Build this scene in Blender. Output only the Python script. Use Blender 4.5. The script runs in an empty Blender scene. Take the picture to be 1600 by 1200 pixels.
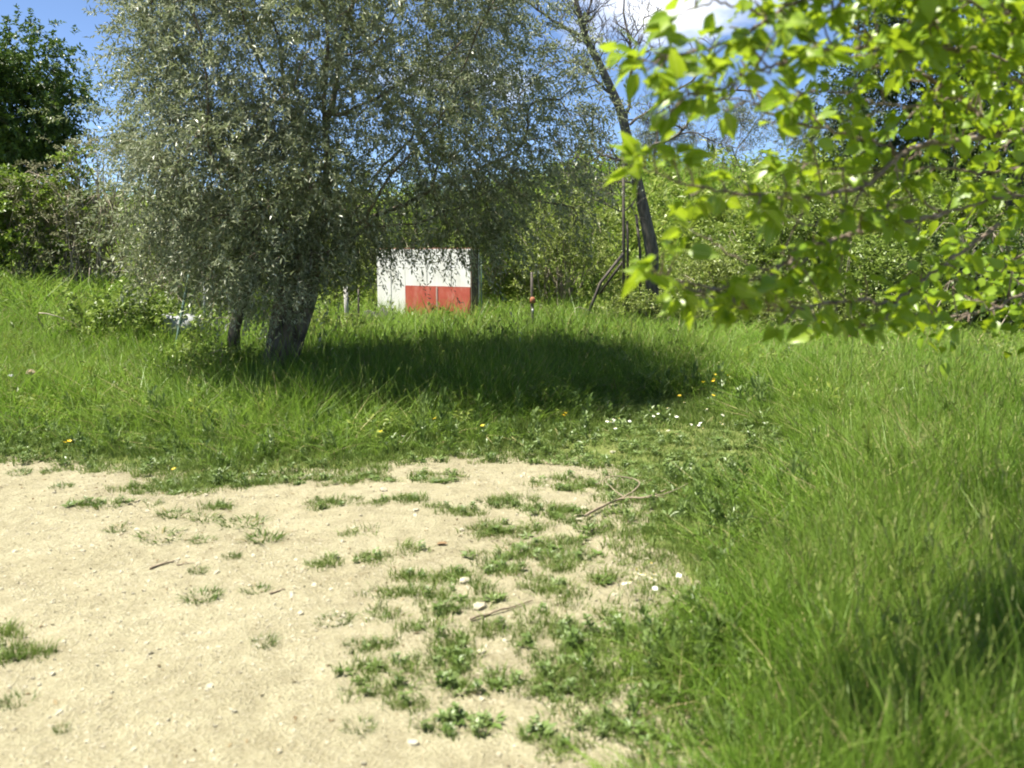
import bpy, math, random
import numpy as np
from mathutils import Vector, Matrix, Euler, kdtree

R = math.radians
rng = np.random.default_rng(11)
random.seed(5)
sc = bpy.context.scene
COL = sc.collection

# ------------------------------------------------------------------ camera
CAM_H = 1.6
PITCH = R(8.4)
FPX = 1386.0                       # focal length in pixels of the 1600 px wide photograph
cam_d = bpy.data.cameras.new('camera')
cam = bpy.data.objects.new('camera', cam_d)
COL.objects.link(cam)
cam.location = (0, 0, CAM_H)
cam.rotation_euler = (R(90) - PITCH, 0, 0)
cam_d.sensor_width = 36
cam_d.lens = 36 * FPX / 1600
cam_d.clip_end = 2000
cam_d.clip_start = 0.05
cam_d.dof.use_dof = True
cam_d.dof.focus_distance = 11.0
cam_d.dof.aperture_fstop = 2.4
sc.camera = cam

# ------------------------------------------------------------------ sky and sun
SUN_EL = R(68)
ax, ay = -0.99, -0.08
n_ = math.hypot(ax, ay); ax /= n_; ay /= n_
world = bpy.data.worlds.new('World')
sc.world = world
world.use_nodes = True
wn, wl = world.node_tree.nodes, world.node_tree.links
wn.clear()
w_out = wn.new('ShaderNodeOutputWorld')
w_bg = wn.new('ShaderNodeBackground')
w_sky = wn.new('ShaderNodeTexSky')
w_sky.sky_type = 'NISHITA'
w_sky.sun_disc = False
w_sky.sun_elevation = SUN_EL
w_sky.sun_rotation = math.atan2(ax, ay)
w_sky.air_density = 0.5
w_sky.dust_density = 0.15
w_sky.ozone_density = 3.0
w_bg.inputs['Strength'].default_value = 0.078
# scattered white cumulus over the whole dome
w_tc = wn.new('ShaderNodeTexCoord')
w_map = wn.new('ShaderNodeMapping')
w_map.inputs['Location'].default_value = (3.32, 1.36, 5.01)
w_map.inputs['Rotation'].default_value = (0, 0, R(-4.0))
w_map.inputs['Scale'].default_value = (1.0, 1.0, 2.6)
w_noi = wn.new('ShaderNodeTexNoise')
w_noi.inputs['Scale'].default_value = 2.6
w_noi.inputs['Detail'].default_value = 7
w_noi.inputs['Roughness'].default_value = 0.52
w_ramp = wn.new('ShaderNodeValToRGB')
w_ramp.color_ramp.elements[0].position = 0.575
w_ramp.color_ramp.elements[1].position = 0.68
w_mix = wn.new('ShaderNodeMix'); w_mix.data_type = 'RGBA'
w_mix.inputs['B'].default_value = (7.2, 7.4, 7.8, 1)
wl.new(w_tc.outputs['Generated'], w_map.inputs['Vector'])
wl.new(w_map.outputs['Vector'], w_noi.inputs['Vector'])
wl.new(w_noi.outputs['Fac'], w_ramp.inputs['Fac'])
wl.new(w_ramp.outputs['Color'], w_mix.inputs['Factor'])
wl.new(w_sky.outputs['Color'], w_mix.inputs['A'])
wl.new(w_mix.outputs['Result'], w_bg.inputs['Color'])
wl.new(w_bg.outputs['Background'], w_out.inputs['Surface'])

sun_d = bpy.data.lights.new('sun', 'SUN')
sun_d.energy = 5.0
sun_d.angle = R(0.53)
sun_d.color = (1.0, 0.95, 0.82)
sun = bpy.data.objects.new('sun', sun_d)
COL.objects.link(sun)
sdir = Vector((ax * math.cos(SUN_EL), ay * math.cos(SUN_EL), math.sin(SUN_EL)))
sun.rotation_euler = sdir.to_track_quat('Z', 'Y').to_euler()
sun.location = (-8, -4, 16)

vs = sc.view_settings
vs.view_transform = 'Standard'
vs.look = 'None'
vs.gamma = 1.0
vs.use_curve_mapping = False
vs.exposure = 1.55
sc.cycles.max_bounces = 5
sc.cycles.diffuse_bounces = 3
sc.cycles.glossy_bounces = 2
sc.cycles.transmission_bounces = 3
sc.cycles.transparent_max_bounces = 4
sc.cycles.sample_clamp_indirect = 4.0
sc.cycles.adaptive_threshold = 0.03
sc.cycles.filter_width = 1.9

# ------------------------------------------------------------------ maths helpers
def hash2(i, j, s):
    h = np.sin(i * 127.1 + j * 311.7 + s * 74.7) * 43758.5453
    return h - np.floor(h)

def vnoise(x, y, s=0.0):
    x = np.asarray(x, float); y = np.asarray(y, float)
    i, j = np.floor(x), np.floor(y)
    u, v = x - i, y - j
    u = u * u * (3 - 2 * u); v = v * v * (3 - 2 * v)
    a = hash2(i, j, s); b = hash2(i + 1, j, s); c = hash2(i, j + 1, s); d = hash2(i + 1, j + 1, s)
    return a + (b - a) * u + (c - a) * v + (a - b - c + d) * u * v

def fbm(x, y, s=0.0, o=3):
    t, a, n = 0, 1.0, 0
    for k in range(o):
        t = t + a * vnoise(x * 2 ** k, y * 2 ** k, s + k * 3.3); n += a; a *= 0.5
    return t / n

def sstep(a, b, x):
    t = np.clip((np.asarray(x, float) - a) / (b - a), 0, 1)
    return t * t * (3 - 2 * t)

def poly_sd(x, y, poly):
    """signed distance to a polygon, negative inside"""
    x = np.asarray(x, float); y = np.asarray(y, float)
    best = np.full(x.shape, 1e9); inside = np.zeros(x.shape, bool)
    n = len(poly)
    for k in range(n):
        x0, y0 = poly[k]; x1, y1 = poly[(k + 1) % n]
        dx, dy = x1 - x0, y1 - y0
        t = np.clip(((x - x0) * dx + (y - y0) * dy) / (dx * dx + dy * dy + 1e-12), 0, 1)
        best = np.minimum(best, np.hypot(x - x0 - t * dx, y - y0 - t * dy))
        c = (y0 > y) != (y1 > y)
        with np.errstate(divide='ignore', invalid='ignore'):
            xi = (x1 - x0) * (y - y0) / (y1 - y0) + x0
        inside ^= c & (x < xi)
    return np.where(inside, -best, best)

def ray(px, py):
    c, s = math.cos(PITCH), math.sin(PITCH)
    u, v = px - 800.0, 600.0 - py
    return np.array([u, FPX * c + v * s, -FPX * s + v * c]) / FPX

def at(px, py, Y):
    """survey helper: the point of the place seen at that spot of the photograph, Y metres ahead"""
    d = ray(px, py)
    return np.array([0, 0, CAM_H]) + d * (Y / d[1])

def flat(px, py):
    d = ray(px, py)
    t = -CAM_H / d[2]
    return np.array([d[0] * t, d[1] * t])

# the bare track, surveyed on the ground
TRACK = [tuple(flat(*p)) for p in [(-500, 712), (-100, 722), (150, 733), (300, 768), (450, 748), (640, 735), (760, 722), (860, 722), (935, 738),
         (945, 790), (915, 840), (975, 880), (1000, 935), (935, 985), (860, 1040), (875, 1110), (1005, 1130), (1010, 1180), (900, 1230), (870, 1500)]] \
        + [(-0.1, 0.4), (-0.3, -6), (-14, -6), (-14, 5.5)]

def track_sd(x, y):
    return poly_sd(x, y, TRACK) + (fbm(x * 2.3, y * 2.3, 4.0) - 0.5) * 0.34

def terrain(x, y):
    x = np.asarray(x, float); y = np.asarray(y, float)
    # bank that climbs on the left
    z = 0.72 * sstep(7.6, 14.5, y) * sstep(-3.0, -7.0, x)
    # hillside behind
    yb = 17.2 - 0.10 * np.clip(x, -5, 12) + 1.2 * (fbm(x * 0.25, y * 0.0 + 3, 9.0) - 0.5)
    hs = 0.50 + 0.40 * sstep(-7, 4, x)
    z = z + hs * (1.9 * sstep(0, 6.0, y - yb) + 2.7 * sstep(3.0, 19, y - yb) + 0.03 * np.clip(y - yb - 17, 0, 400))
    # the meadow stands a little above the worn track
    sd = poly_sd(x, y, TRACK)
    z = z + 0.05 * sstep(0.0, 1.2, sd) + 0.12 * sstep(1.0, 3.0, x) * sstep(0.3, 2, sd)
    # small relief
    near = sstep(16, 9, np.hypot(x, y - 3))
    rut = np.sin((x * 0.55 + y * 0.85) * 15 + 2 * fbm(x, y, 3.0)) * sstep(-1.0, -1.8, x) * sstep(5.2, 4.2, y)
    z = z + 0.012 * near * (fbm(x * 2.2, y * 5.0, 91.0, 2) - 0.5) + near * ((fbm(x * 1.3, y * 1.3, 1.0) - 0.5) * 0.06 + (fbm(x * 9, y * 9, 2.0, 2) - 0.5) * 0.016 + 0.011 * rut * (fbm(x * 4, y * 4, 8.0) > 0.45))
    z = z + (1 - near) * (fbm(x * 0.5, y * 0.5, 6.0) - 0.5) * 0.35
    return z

def tz(x, y):
    return float(terrain(np.array([x]), np.array([y]))[0])

def ground_at(px, py):
    """where a sight line meets the ground"""
    d = ray(px, py)
    t = np.geomspace(1.0, 80.0, 1500)
    P = np.array([0, 0, CAM_H]) + d * t[:, None]
    k = int(np.argmax(P[:, 2] <= terrain(P[:, 0], P[:, 1])))
    return P[k]

def nrm(v):
    return v / (np.linalg.norm(v, axis=-1, keepdims=True) + 1e-9)

# ------------------------------------------------------------------ mesh helpers
def mesh_np(name, verts, tris, mats, mat_idx=None, smooth=False, quads=None):
    me = bpy.data.meshes.new(name)
    verts = np.asarray(verts, np.float32)
    tris = np.asarray(tris, np.int32).reshape(-1, 3) if tris is not None else np.zeros((0, 3), np.int32)
    q = np.asarray(quads, np.int32).reshape(-1, 4) if quads is not None else np.zeros((0, 4), np.int32)
    nt, nq = len(tris), len(q)
    me.vertices.add(len(verts)); me.vertices.foreach_set('co', verts.ravel())
    me.loops.add(nt * 3 + nq * 4)
    me.loops.foreach_set('vertex_index', np.concatenate([tris.ravel(), q.ravel()]).astype(np.int32))
    me.polygons.add(nt + nq)
    starts = np.concatenate([np.arange(nt) * 3, nt * 3 + np.arange(nq) * 4]).astype(np.int32)
    me.polygons.foreach_set('loop_start', starts)
    if mat_idx is not None:
        me.polygons.foreach_set('material_index', np.asarray(mat_idx, np.int32))
    me.polygons.foreach_set('use_smooth', np.full(nt + nq, smooth))
    for m in (mats if isinstance(mats, (list, tuple)) else [mats]):
        me.materials.append(m)
    me.update(calc_edges=True)
    return me

class MB:
    """collects tubes, boxes and lofts; build() links them as one mesh object"""
    def __init__(s): s.v = []; s.f = []; s.n = 0
    def add(s, v, f):
        v = np.asarray(v, float); s.v.append(v); s.f += [tuple(i + s.n for i in q) for q in f]; s.n += len(v)
    def tube(s, pts, rad, sides=6, cap=True, lobe=None):
        pts = np.asarray(pts, float); n = len(pts); rad = np.broadcast_to(rad, (n,))
        tang = nrm(np.gradient(pts, axis=0)); ref = np.array([0.31, 0.92, 0.17]) if abs(tang[0][2]) > 0.5 else np.array([0.1, 0.05, 1.0])
        a = np.arange(sides) / sides * 2 * math.pi; vs_ = []
        for i in range(n):
            u = nrm(np.cross(tang[i], ref)); w = np.cross(tang[i], u)
            r = rad[i] * (np.ones(sides) if lobe is None else lobe(a, i / (n - 1)))
            vs_.append(pts[i] + np.outer(np.cos(a) * r, u) + np.outer(np.sin(a) * r, w))
        f = []
        for i in range(n - 1):
            for k in range(sides):
                b = (k + 1) % sides
                f.append((i * sides + k, i * sides + b, (i + 1) * sides + b, (i + 1) * sides + k))
        if cap:
            f.append(tuple(range(sides))[::-1]); f.append(tuple((n - 1) * sides + k for k in range(sides)))
        s.add(np.concatenate(vs_), f)
    def box(s, c, size, rz=0.0, bev=0.0):
        hx, hy, hz = np.array(size) / 2
        b = min(bev, hx * .9, hy * .9)
        if b > 0:
            ring = [(-hx + b, -hy), (hx - b, -hy), (hx, -hy + b), (hx, hy - b), (hx - b, hy), (-hx + b, hy), (-hx, hy - b), (-hx, -hy + b)]
        else:
            ring = [(-hx, -hy), (hx, -hy), (hx, hy), (-hx, hy)]
        m = len(ring)
        v = np.array([(x, y, -hz) for x, y in ring] + [(x, y, hz) for x, y in ring])
        cs, sn = math.cos(rz), math.sin(rz)
        v = np.stack([v[:, 0] * cs - v[:, 1] * sn, v[:, 0] * sn + v[:, 1] * cs, v[:, 2]], 1) + np.array(c)
        f = [tuple(range(m))[::-1], tuple(range(m, 2 * m))] + [(k, (k + 1) % m, m + (k + 1) % m, m + k) for k in range(m)]
        s.add(v, f)
    def build(s, name, mat, parent=None, smooth=True, origin=None):
        v = np.concatenate(s.v)
        if origin is not None: v = v - np.array(origin)
        me = bpy.data.meshes.new(name)
        me.from_pydata(v.tolist(), [], s.f)
        me.materials.append(mat)
        me.polygons.foreach_set('use_smooth', [smooth] * len(me.polygons))
        me.update()
        return link(name, me, parent)

def link(name, me, parent=None, loc=None):
    o = bpy.data.objects.new(name, me); COL.objects.link(o)
    if parent is not None: o.parent = parent
    if loc is not None: o.location = loc
    return o

def tag(o, label=None, cat=None, group=None, kind=None):
    if label: o['label'] = label
    if cat: o['category'] = cat
    if group: o['group'] = group
    if kind: o['kind'] = kind
    return o

def thing(name, loc, label, cat, group=None, rz=0.0):
    o = bpy.data.objects.new(name, None); COL.objects.link(o)
    o.location = loc; o.rotation_euler = (0, 0, rz); o.empty_display_size = 0.2
    return tag(o, label, cat, group)

def leaf_quads(p, d, up, ln, wd, fold=0.25):
    """folded pointed leaves: p base, d direction, up rough normal"""
    n = len(p); d = nrm(d); s = nrm(np.cross(d, up)); nn = np.cross(s, d)
    ln = np.broadcast_to(ln, (n,))[:, None]; wd = np.broadcast_to(wd, (n,))[:, None]
    mid = p + d * ln * 0.45
    v = np.stack([p, mid + s * wd * 0.5 + nn * wd * fold, p + d * ln - nn * wd * fold * 0.6, mid - s * wd * 0.5 + nn * wd * fold], 1).reshape(-1, 3)
    b = (np.arange(n) * 4)[:, None]
    t = np.concatenate([b + np.array([0, 1, 2]), b + np.array([0, 2, 3])], 1).reshape(-1, 3)
    return v, t

def rand_dir(n):
    return nrm(rng.normal(size=(n, 3)))

def sprigs(base, dirs, L, K, ln, wd, droop=0.3, spread=0.8, twig=0.004):
    """twigs carrying K leaves each; returns leaves and twigs as vertex/triangle arrays"""
    n = len(base); dirs = nrm(dirs)
    L = np.broadcast_to(L, (n,))
    t = (np.arange(K) + 0.5) / K
    side = nrm(np.cross(dirs, rand_dir(n)))
    sgn = np.where(np.arange(K) % 2 == 0, 1.0, -1.0)
    pos = base[:, None, :] + dirs[:, None, :] * (t[None, :, None] * L[:, None, None])
    pos[..., 2] -= droop * (t[None, :] ** 2) * L[:, None]
    s2 = np.cross(dirs, side)
    ang = (np.arange(K) // 2 % 2) * (math.pi / 2)
    sd = side[:, None, :] * (np.cos(ang) * sgn)[None, :, None] + s2[:, None, :] * (np.sin(ang) * sgn)[None, :, None]
    ld = dirs[:, None, :] * 0.6 + sd * spread + rng.normal(size=(n, K, 3)) * 0.28
    ld[..., 2] -= droop * 0.5
    P = pos.reshape(-1, 3); D = ld.reshape(-1, 3)
    up = rand_dir(len(P)) * 0.7 + np.array([0, 0, 1.0])
    lv = ln * rng.uniform(0.7, 1.25, len(P)); wv = wd * rng.uniform(0.75, 1.25, len(P))
    v, tr = leaf_quads(P, D, up, lv, wv)
    tip = base + dirs * L[:, None]; tip[:, 2] -= droop * L
    off = side * twig
    tv = np.stack([base - off, base + off, tip], 1).reshape(-1, 3)
    tt = np.arange(len(tv)).reshape(-1, 3)
    return v, tr, tv, tt

def colonize(start, attr, step, dk, iters=140, tropism=(0, 0, 0.0), di=1e9):
    nodes = [np.array(p, float) for p in start]; par = [-1] + list(range(len(start) - 1))
    attr = np.array(attr, float); alive = np.ones(len(attr), bool)
    close = np.full(len(attr), -1); dist = np.full(len(attr), 1e9)
    def upd(i0):
        new = np.array(nodes[i0:])
        d = np.linalg.norm(attr[:, None, :] - new[None], axis=2)
        k = d.argmin(1); dm = d[np.arange(len(attr)), k]
        m = dm < dist
        dist[m] = dm[m]; close[m] = k[m] + i0
    upd(0)
    tr = np.array(tropism)
    for it in range(iters):
        act = alive & (dist < di)
        if not act.any(): break
        i0 = len(nodes); seen = {}
        for a in np.nonzero(act)[0]:
            seen.setdefault(close[a], []).append(a)
        for nd, al in seen.items():
            v = nrm(attr[al] - nodes[nd]).sum(0)
            v = nrm(v) + tr + rng.normal(size=3) * 0.12
            nodes.append(nodes[nd] + nrm(v) * step); par.append(int(nd))
        if len(nodes) == i0: break
        upd(i0)
        alive &= dist > dk
        if len(nodes) > 5000: break
    return np.array(nodes), np.array(par)

def skeleton_mesh(mb, nodes, par, tip_r, expo=2.4, sides=6, max_r=9, skip=0):
    n = len(nodes); r = np.zeros(n); kids = [[] for _ in range(n)]
    for i in range(n):
        if par[i] >= 0: kids[par[i]].append(i)
    acc = np.zeros(n)
    for i in range(n - 1, -1, -1):
        if not kids[i]: acc[i] = tip_r ** expo
        r[i] = min(acc[i] ** (1 / expo), max_r)
        if par[i] >= 0: acc[par[i]] += acc[i]
    heads = [(0, None)]
    while heads:
        h, p0 = heads.pop()
        chain = [] if p0 is None else [p0]
        cur = h
        while True:
            chain.append(cur)
            k = kids[cur]
            if not k: break
            k = sorted(k, key=lambda q: -acc[q])
            for q in k[1:]: heads.append((q, cur))
            cur = k[0]
        if len(chain) < 2: continue
        rr = np.array([r[c] for c in chain])
        if p0 is not None: rr[0] = rr[1]
        rr[-1] *= 0.5
        if chain[0] < skip: 
            pass
        mb.tube(nodes[chain], rr, sides if rr.max() > 0.02 else 4, cap=False)
    ends = [i for i in range(n) if not kids[i]]
    return r, ends

# ------------------------------------------------------------------ materials
def newmat(name):
    m = bpy.data.materials.new(name); m.use_nodes = True
    nt = m.node_tree; nt.nodes.clear()
    return m, nt.nodes, nt.links

def ramp(N, stops):
    r = N.new('ShaderNodeValToRGB')
    e = r.color_ramp.elements
    while len(e) < len(stops): e.new(0.5)
    for el, (p, c) in zip(e, stops): el.position = p; el.color = (*c, 1)
    return r

def leaf_mat(name, cols, transl=0.35, rough=0.45, spec=0.35, island=True, patch=0.0, patch_col=None, tcol=None, pscale=0.7):
    m, N, L = newmat(name)
    out = N.new('ShaderNodeOutputMaterial')
    geo = N.new('ShaderNodeNewGeometry')
    inf = N.new('ShaderNodeObjectInfo' if island == 'object' else 'ShaderNodeAttribute')
    if island != 'object': inf.attribute_name = 'rnd'
    rp = ramp(N, [(i / (len(cols) - 1), c) for i, c in enumerate(cols)])
    if island is True:
        L.new(geo.outputs['Random Per Island'], rp.inputs['Fac'])
    else:
        no0 = N.new('ShaderNodeTexNoise'); no0.inputs['Scale'].default_value = 23
        L.new(geo.outputs['Position'], no0.inputs['Vector'])
        ma = N.new('ShaderNodeMath'); ma.operation = 'ADD'; ma.use_clamp = True
        mb_ = N.new('ShaderNodeMath'); mb_.operation = 'MULTIPLY_ADD'
        L.new(no0.outputs['Fac'], mb_.inputs[0]); mb_.inputs[1].default_value = 1.1; mb_.inputs[2].default_value = -0.55
        L.new(inf.outputs['Random' if island == 'object' else 'Fac'], ma.inputs[0]); L.new(mb_.outputs[0], ma.inputs[1])
        L.new(ma.outputs[0], rp.inputs['Fac'])
    col = rp.outputs['Color']
    if patch:
        no = N.new('ShaderNodeTexNoise'); no.inputs['Scale'].default_value = pscale; no.inputs['Detail'].default_value = 3
        L.new(geo.outputs['Position'], no.inputs['Vector'])
        mr = N.new('ShaderNodeMapRange'); mr.inputs[1].default_value = 0.42; mr.inputs[2].default_value = 0.66; mr.inputs[4].default_value = patch
        L.new(no.outputs['Fac'], mr.inputs[0])
        mx = N.new('ShaderNodeMix'); mx.data_type = 'RGBA'; mx.inputs['B'].default_value = (*patch_col, 1)
        L.new(mr.outputs[0], mx.inputs['Factor']); L.new(col, mx.inputs['A']); col = mx.outputs['Result']
    if name == 'pear_leaf':
        tc = N.new('ShaderNodeTexCoord'); sx = N.new('ShaderNodeSeparateXYZ'); L.new(tc.outputs['Object'], sx.inputs[0])
        ab = N.new('ShaderNodeMath'); ab.operation = 'ABSOLUTE'; L.new(sx.outputs['Y'], ab.inputs[0])
        lt = N.new('ShaderNodeMath'); lt.operation = 'LESS_THAN'; L.new(ab.outputs[0], lt.inputs[0]); lt.inputs[1].default_value = 0.016
        mv = N.new('ShaderNodeMix'); mv.data_type = 'RGBA'; mv.inputs['B'].default_value = (0.34, 0.42, 0.10, 1)
        L.new(lt.outputs[0], mv.inputs['Factor']); L.new(col, mv.inputs['A'])
        bn = N.new('ShaderNodeTexNoise'); bn.inputs['Scale'].default_value = 5; bn.inputs['Detail'].default_value = 4
        ad3 = N.new('ShaderNodeVectorMath'); L.new(tc.outputs['Object'], ad3.inputs[0])
        cb = N.new('ShaderNodeCombineXYZ'); L.new(inf.outputs['Random'], cb.inputs[0]); sc3 = N.new('ShaderNodeVectorMath'); sc3.operation = 'SCALE'; sc3.inputs['Scale'].default_value = 40
        L.new(cb.outputs[0], sc3.inputs[0]); L.new(sc3.outputs[0], ad3.inputs[1]); L.new(ad3.outputs[0], bn.inputs['Vector'])
        br = ramp(N, [(0.66, (0, 0, 0)), (0.72, (0.8, 0.8, 0.8))]); L.new(bn.outputs['Fac'], br.inputs['Fac'])
        mv2 = N.new('ShaderNodeMix'); mv2.data_type = 'RGBA'; mv2.inputs['B'].default_value = (0.22, 0.15, 0.04, 1)
        L.new(br.outputs['Color'], mv2.inputs['Factor']); L.new(mv.outputs['Result'], mv2.inputs['A']); col = mv2.outputs['Result']
    p = N.new('ShaderNodeBsdfPrincipled')
    p.inputs['Roughness'].default_value = rough
    p.inputs['Specular IOR Level'].default_value = spec
    L.new(col, p.inputs['Base Color'])
    t = N.new('ShaderNodeBsdfTranslucent')
    if tcol:
        mt = N.new('ShaderNodeMix'); mt.data_type = 'RGBA'; mt.inputs['Factor'].default_value = 0.6; mt.inputs['B'].default_value = (*tcol, 1)
        L.new(col, mt.inputs['A']); L.new(mt.outputs['Result'], t.inputs['Color'])
    else:
        L.new(col, t.inputs['Color'])
    ms = N.new('ShaderNodeMixShader'); ms.inputs['Fac'].default_value = transl
    L.new(p.outputs[0], ms.inputs[1]); L.new(t.outputs[0], ms.inputs[2]); L.new(ms.outputs[0], out.inputs['Surface'])
    return m

def plain_mat(name, c1, c2, scale=6, rough=0.8, bump=0.3, spec=0.3, stretch=(1, 1, 1), metal=0.0, c3=None, bdist=0.01):
    m, N, L = newmat(name)
    out = N.new('ShaderNodeOutputMaterial')
    tc = N.new('ShaderNodeTexCoord'); mp = N.new('ShaderNodeMapping'); mp.inputs['Scale'].default_value = stretch
    no = N.new('ShaderNodeTexNoise'); no.inputs['Scale'].default_value = scale; no.inputs['Detail'].default_value = 6; no.inputs['Roughness'].default_value = 0.65
    L.new(tc.outputs['Object'], mp.inputs['Vector']); L.new(mp.outputs[0], no.inputs['Vector'])
    rp = ramp(N, [(0.3, c1), (0.7, c2)] if c3 is None else [(0.28, c1), (0.5, c2), (0.72, c3)])
    L.new(no.outputs['Fac'], rp.inputs['Fac'])
    p = N.new('ShaderNodeBsdfPrincipled'); p.inputs['Roughness'].default_value = rough; p.inputs['Metallic'].default_value = metal
    p.inputs['Specular IOR Level'].default_value = spec
    L.new(rp.outputs['Color'], p.inputs['Base Color'])
    if bump:
        b = N.new('ShaderNodeBump'); b.inputs['Strength'].default_value = bump; b.inputs['Distance'].default_value = bdist
        L.new(no.outputs['Fac'], b.inputs['Height']); L.new(b.outputs[0], p.inputs['Normal'])
    L.new(p.outputs[0], out.inputs['Surface'])
    return m

M = {}
M['bark_olive'] = plain_mat('bark_olive', (0.045, 0.036, 0.028), (0.14, 0.118, 0.088), 6, 0.9, 0.9, 0.2, (2, 2, 0.8), c3=(0.25, 0.22, 0.17), bdist=0.04)
M['bark_grey'] = plain_mat('bark_grey', (0.035, 0.03, 0.027), (0.12, 0.105, 0.09), 7, 0.9, 0.9, 0.2, (3, 3, 0.6), c3=(0.20, 0.185, 0.16), bdist=0.03)
M['bark_pear'] = plain_mat('bark_pear', (0.06, 0.045, 0.035), (0.17, 0.125, 0.095), 22, 0.8, 0.6, 0.3, (1, 1, 1), c3=(0.30, 0.25, 0.21), bdist=0.006)
M['twig'] = plain_mat('twig', (0.10, 0.075, 0.05), (0.24, 0.19, 0.13), 14, 0.9, 0.2)
M['dry_vine'] = plain_mat('dry_vine', (0.17, 0.14, 0.10), (0.36, 0.31, 0.24), 9, 0.9, 0.2)
M['olive_leaf'] = leaf_mat('olive_leaf', [(0.085, 0.105, 0.05), (0.16, 0.19, 0.10), (0.245, 0.275, 0.165), (0.38, 0.40, 0.30)], 0.34, 0.4, 0.5, patch=0.5, patch_col=(0.22, 0.26, 0.085), pscale=1.1)
M['olive_far'] = leaf_mat('olive_far', [(0.06, 0.08, 0.05), (0.12, 0.15, 0.09), (0.22, 0.24, 0.17)], 0.15, 0.5, 0.4)
M['oak_leaf'] = leaf_mat('oak_leaf', [(0.035, 0.07, 0.014), (0.07, 0.12, 0.02), (0.12, 0.18, 0.03)], 0.25, 0.45, 0.4)
M['dark_leaf'] = leaf_mat('dark_leaf', [(0.025, 0.045, 0.014), (0.05, 0.085, 0.022), (0.09, 0.13, 0.035)], 0.2, 0.5, 0.3)
M['bramble_leaf'] = leaf_mat('bramble_leaf', [(0.07, 0.115, 0.018), (0.14, 0.205, 0.03), (0.21, 0.29, 0.05), (0.27, 0.345, 0.08)], 0.38, 0.42, 0.4)
M['hedge_leaf'] = leaf_mat('hedge_leaf', [(0.08, 0.13, 0.02), (0.15, 0.225, 0.025), (0.22, 0.31, 0.035)], 0.35, 0.45, 0.4)
M['shrub_leaf'] = leaf_mat('shrub_leaf', [(0.11, 0.155, 0.028), (0.19, 0.245, 0.042), (0.265, 0.32, 0.075), (0.32, 0.36, 0.13)], 0.38, 0.45, 0.4)
M['vine_leaf'] = leaf_mat('vine_leaf', [(0.11, 0.125, 0.05), (0.20, 0.205, 0.10), (0.30, 0.28, 0.17)], 0.25, 0.6, 0.3)
M['pear_leaf'] = leaf_mat('pear_leaf', [(0.14, 0.235, 0.012), (0.19, 0.30, 0.018), (0.25, 0.36, 0.03)], 0.45, 0.36, 0.5, island='object', tcol=(0.40, 0.50, 0.02))
M['pear_leaf_far'] = leaf_mat('pear_leaf_far', [(0.14, 0.235, 0.012), (0.19, 0.30, 0.018), (0.25, 0.36, 0.03)], 0.45, 0.36, 0.5, tcol=(0.40, 0.50, 0.02))
M['grass'] = leaf_mat('grass', [(0.09, 0.18, 0.016), (0.145, 0.255, 0.026), (0.21, 0.32, 0.045)], 0.5, 0.45, 0.3, island=False, patch=0.55, patch_col=(0.22, 0.315, 0.06), pscale=0.9)
M['short_grass'] = leaf_mat('short_grass', [(0.085, 0.14, 0.026), (0.135, 0.20, 0.038), (0.19, 0.255, 0.06)], 0.38, 0.45, 0.35, island=False, patch=0.4, patch_col=(0.18, 0.24, 0.06), pscale=1.3)
M['weed'] = leaf_mat('weed', [(0.09, 0.15, 0.03), (0.14, 0.21, 0.05), (0.20, 0.27, 0.09)], 0.3, 0.4, 0.45, island=False)
M['herb'] = leaf_mat('herb', [(0.11, 0.16, 0.02), (0.19, 0.25, 0.035), (0.275, 0.335, 0.065)], 0.38, 0.42, 0.4, island=False, patch=0.4, patch_col=(0.17, 0.22, 0.06))
M['seed'] = leaf_mat('seed', [(0.20, 0.25, 0.06), (0.25, 0.29, 0.08), (0.30, 0.31, 0.13)], 0.3, 0.6, 0.2, island=False)
M['straw'] = leaf_mat('straw', [(0.24, 0.20, 0.09), (0.36, 0.31, 0.16)], 0.2, 0.7, 0.2, island=False)
M['petal'] = leaf_mat('petal', [(0.80, 0.80, 0.78), (0.86, 0.86, 0.84)], 0.2, 0.6, 0.2, island='object')
M['yellow'] = leaf_mat('yellow', [(0.75, 0.50, 0.02), (0.85, 0.62, 0.04)], 0.2, 0.5, 0.3, island='object')
M['pink'] = leaf_mat('pink', [(0.62, 0.12, 0.33), (0.72, 0.22, 0.45)], 0.25, 0.5, 0.3, island='object')
M['cream'] = leaf_mat('cream', [(0.62, 0.52, 0.36), (0.70, 0.60, 0.45)], 0.2, 0.7, 0.2, island='object')
M['stone'] = plain_mat('stone', (0.27, 0.24, 0.165), (0.47, 0.435, 0.33), 9, 0.9, 0.5, bdist=0.01)
M['stick'] = plain_mat('stick', (0.13, 0.10, 0.07), (0.33, 0.27, 0.19), 20, 0.9, 0.3)
M['dry_leaf'] = plain_mat('dry_leaf', (0.16, 0.10, 0.05), (0.26, 0.17, 0.085), 14, 0.8, 0.2)
M['white_paint'] = plain_mat('white_paint', (0.62, 0.60, 0.54), (0.80, 0.79, 0.76), 3.0, 0.6, 0.05, stretch=(1, 1, 0.45), c3=(0.84, 0.84, 0.82))
M['red_paint'] = plain_mat('red_paint', (0.36, 0.07, 0.045), (0.47, 0.10, 0.07), 4.5, 0.6, 0.1, stretch=(1, 1, 0.5), c3=(0.54, 0.22, 0.17))
M['faded_paint'] = plain_mat('faded_paint', (0.36, 0.20, 0.17), (0.50, 0.36, 0.32), 8, 0.7, 0.1)
M['litter'] = leaf_mat('litter', [(0.06, 0.045, 0.025), (0.14, 0.10, 0.055), (0.26, 0.21, 0.12)], 0.05, 0.9, 0.1, island=False)
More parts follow.
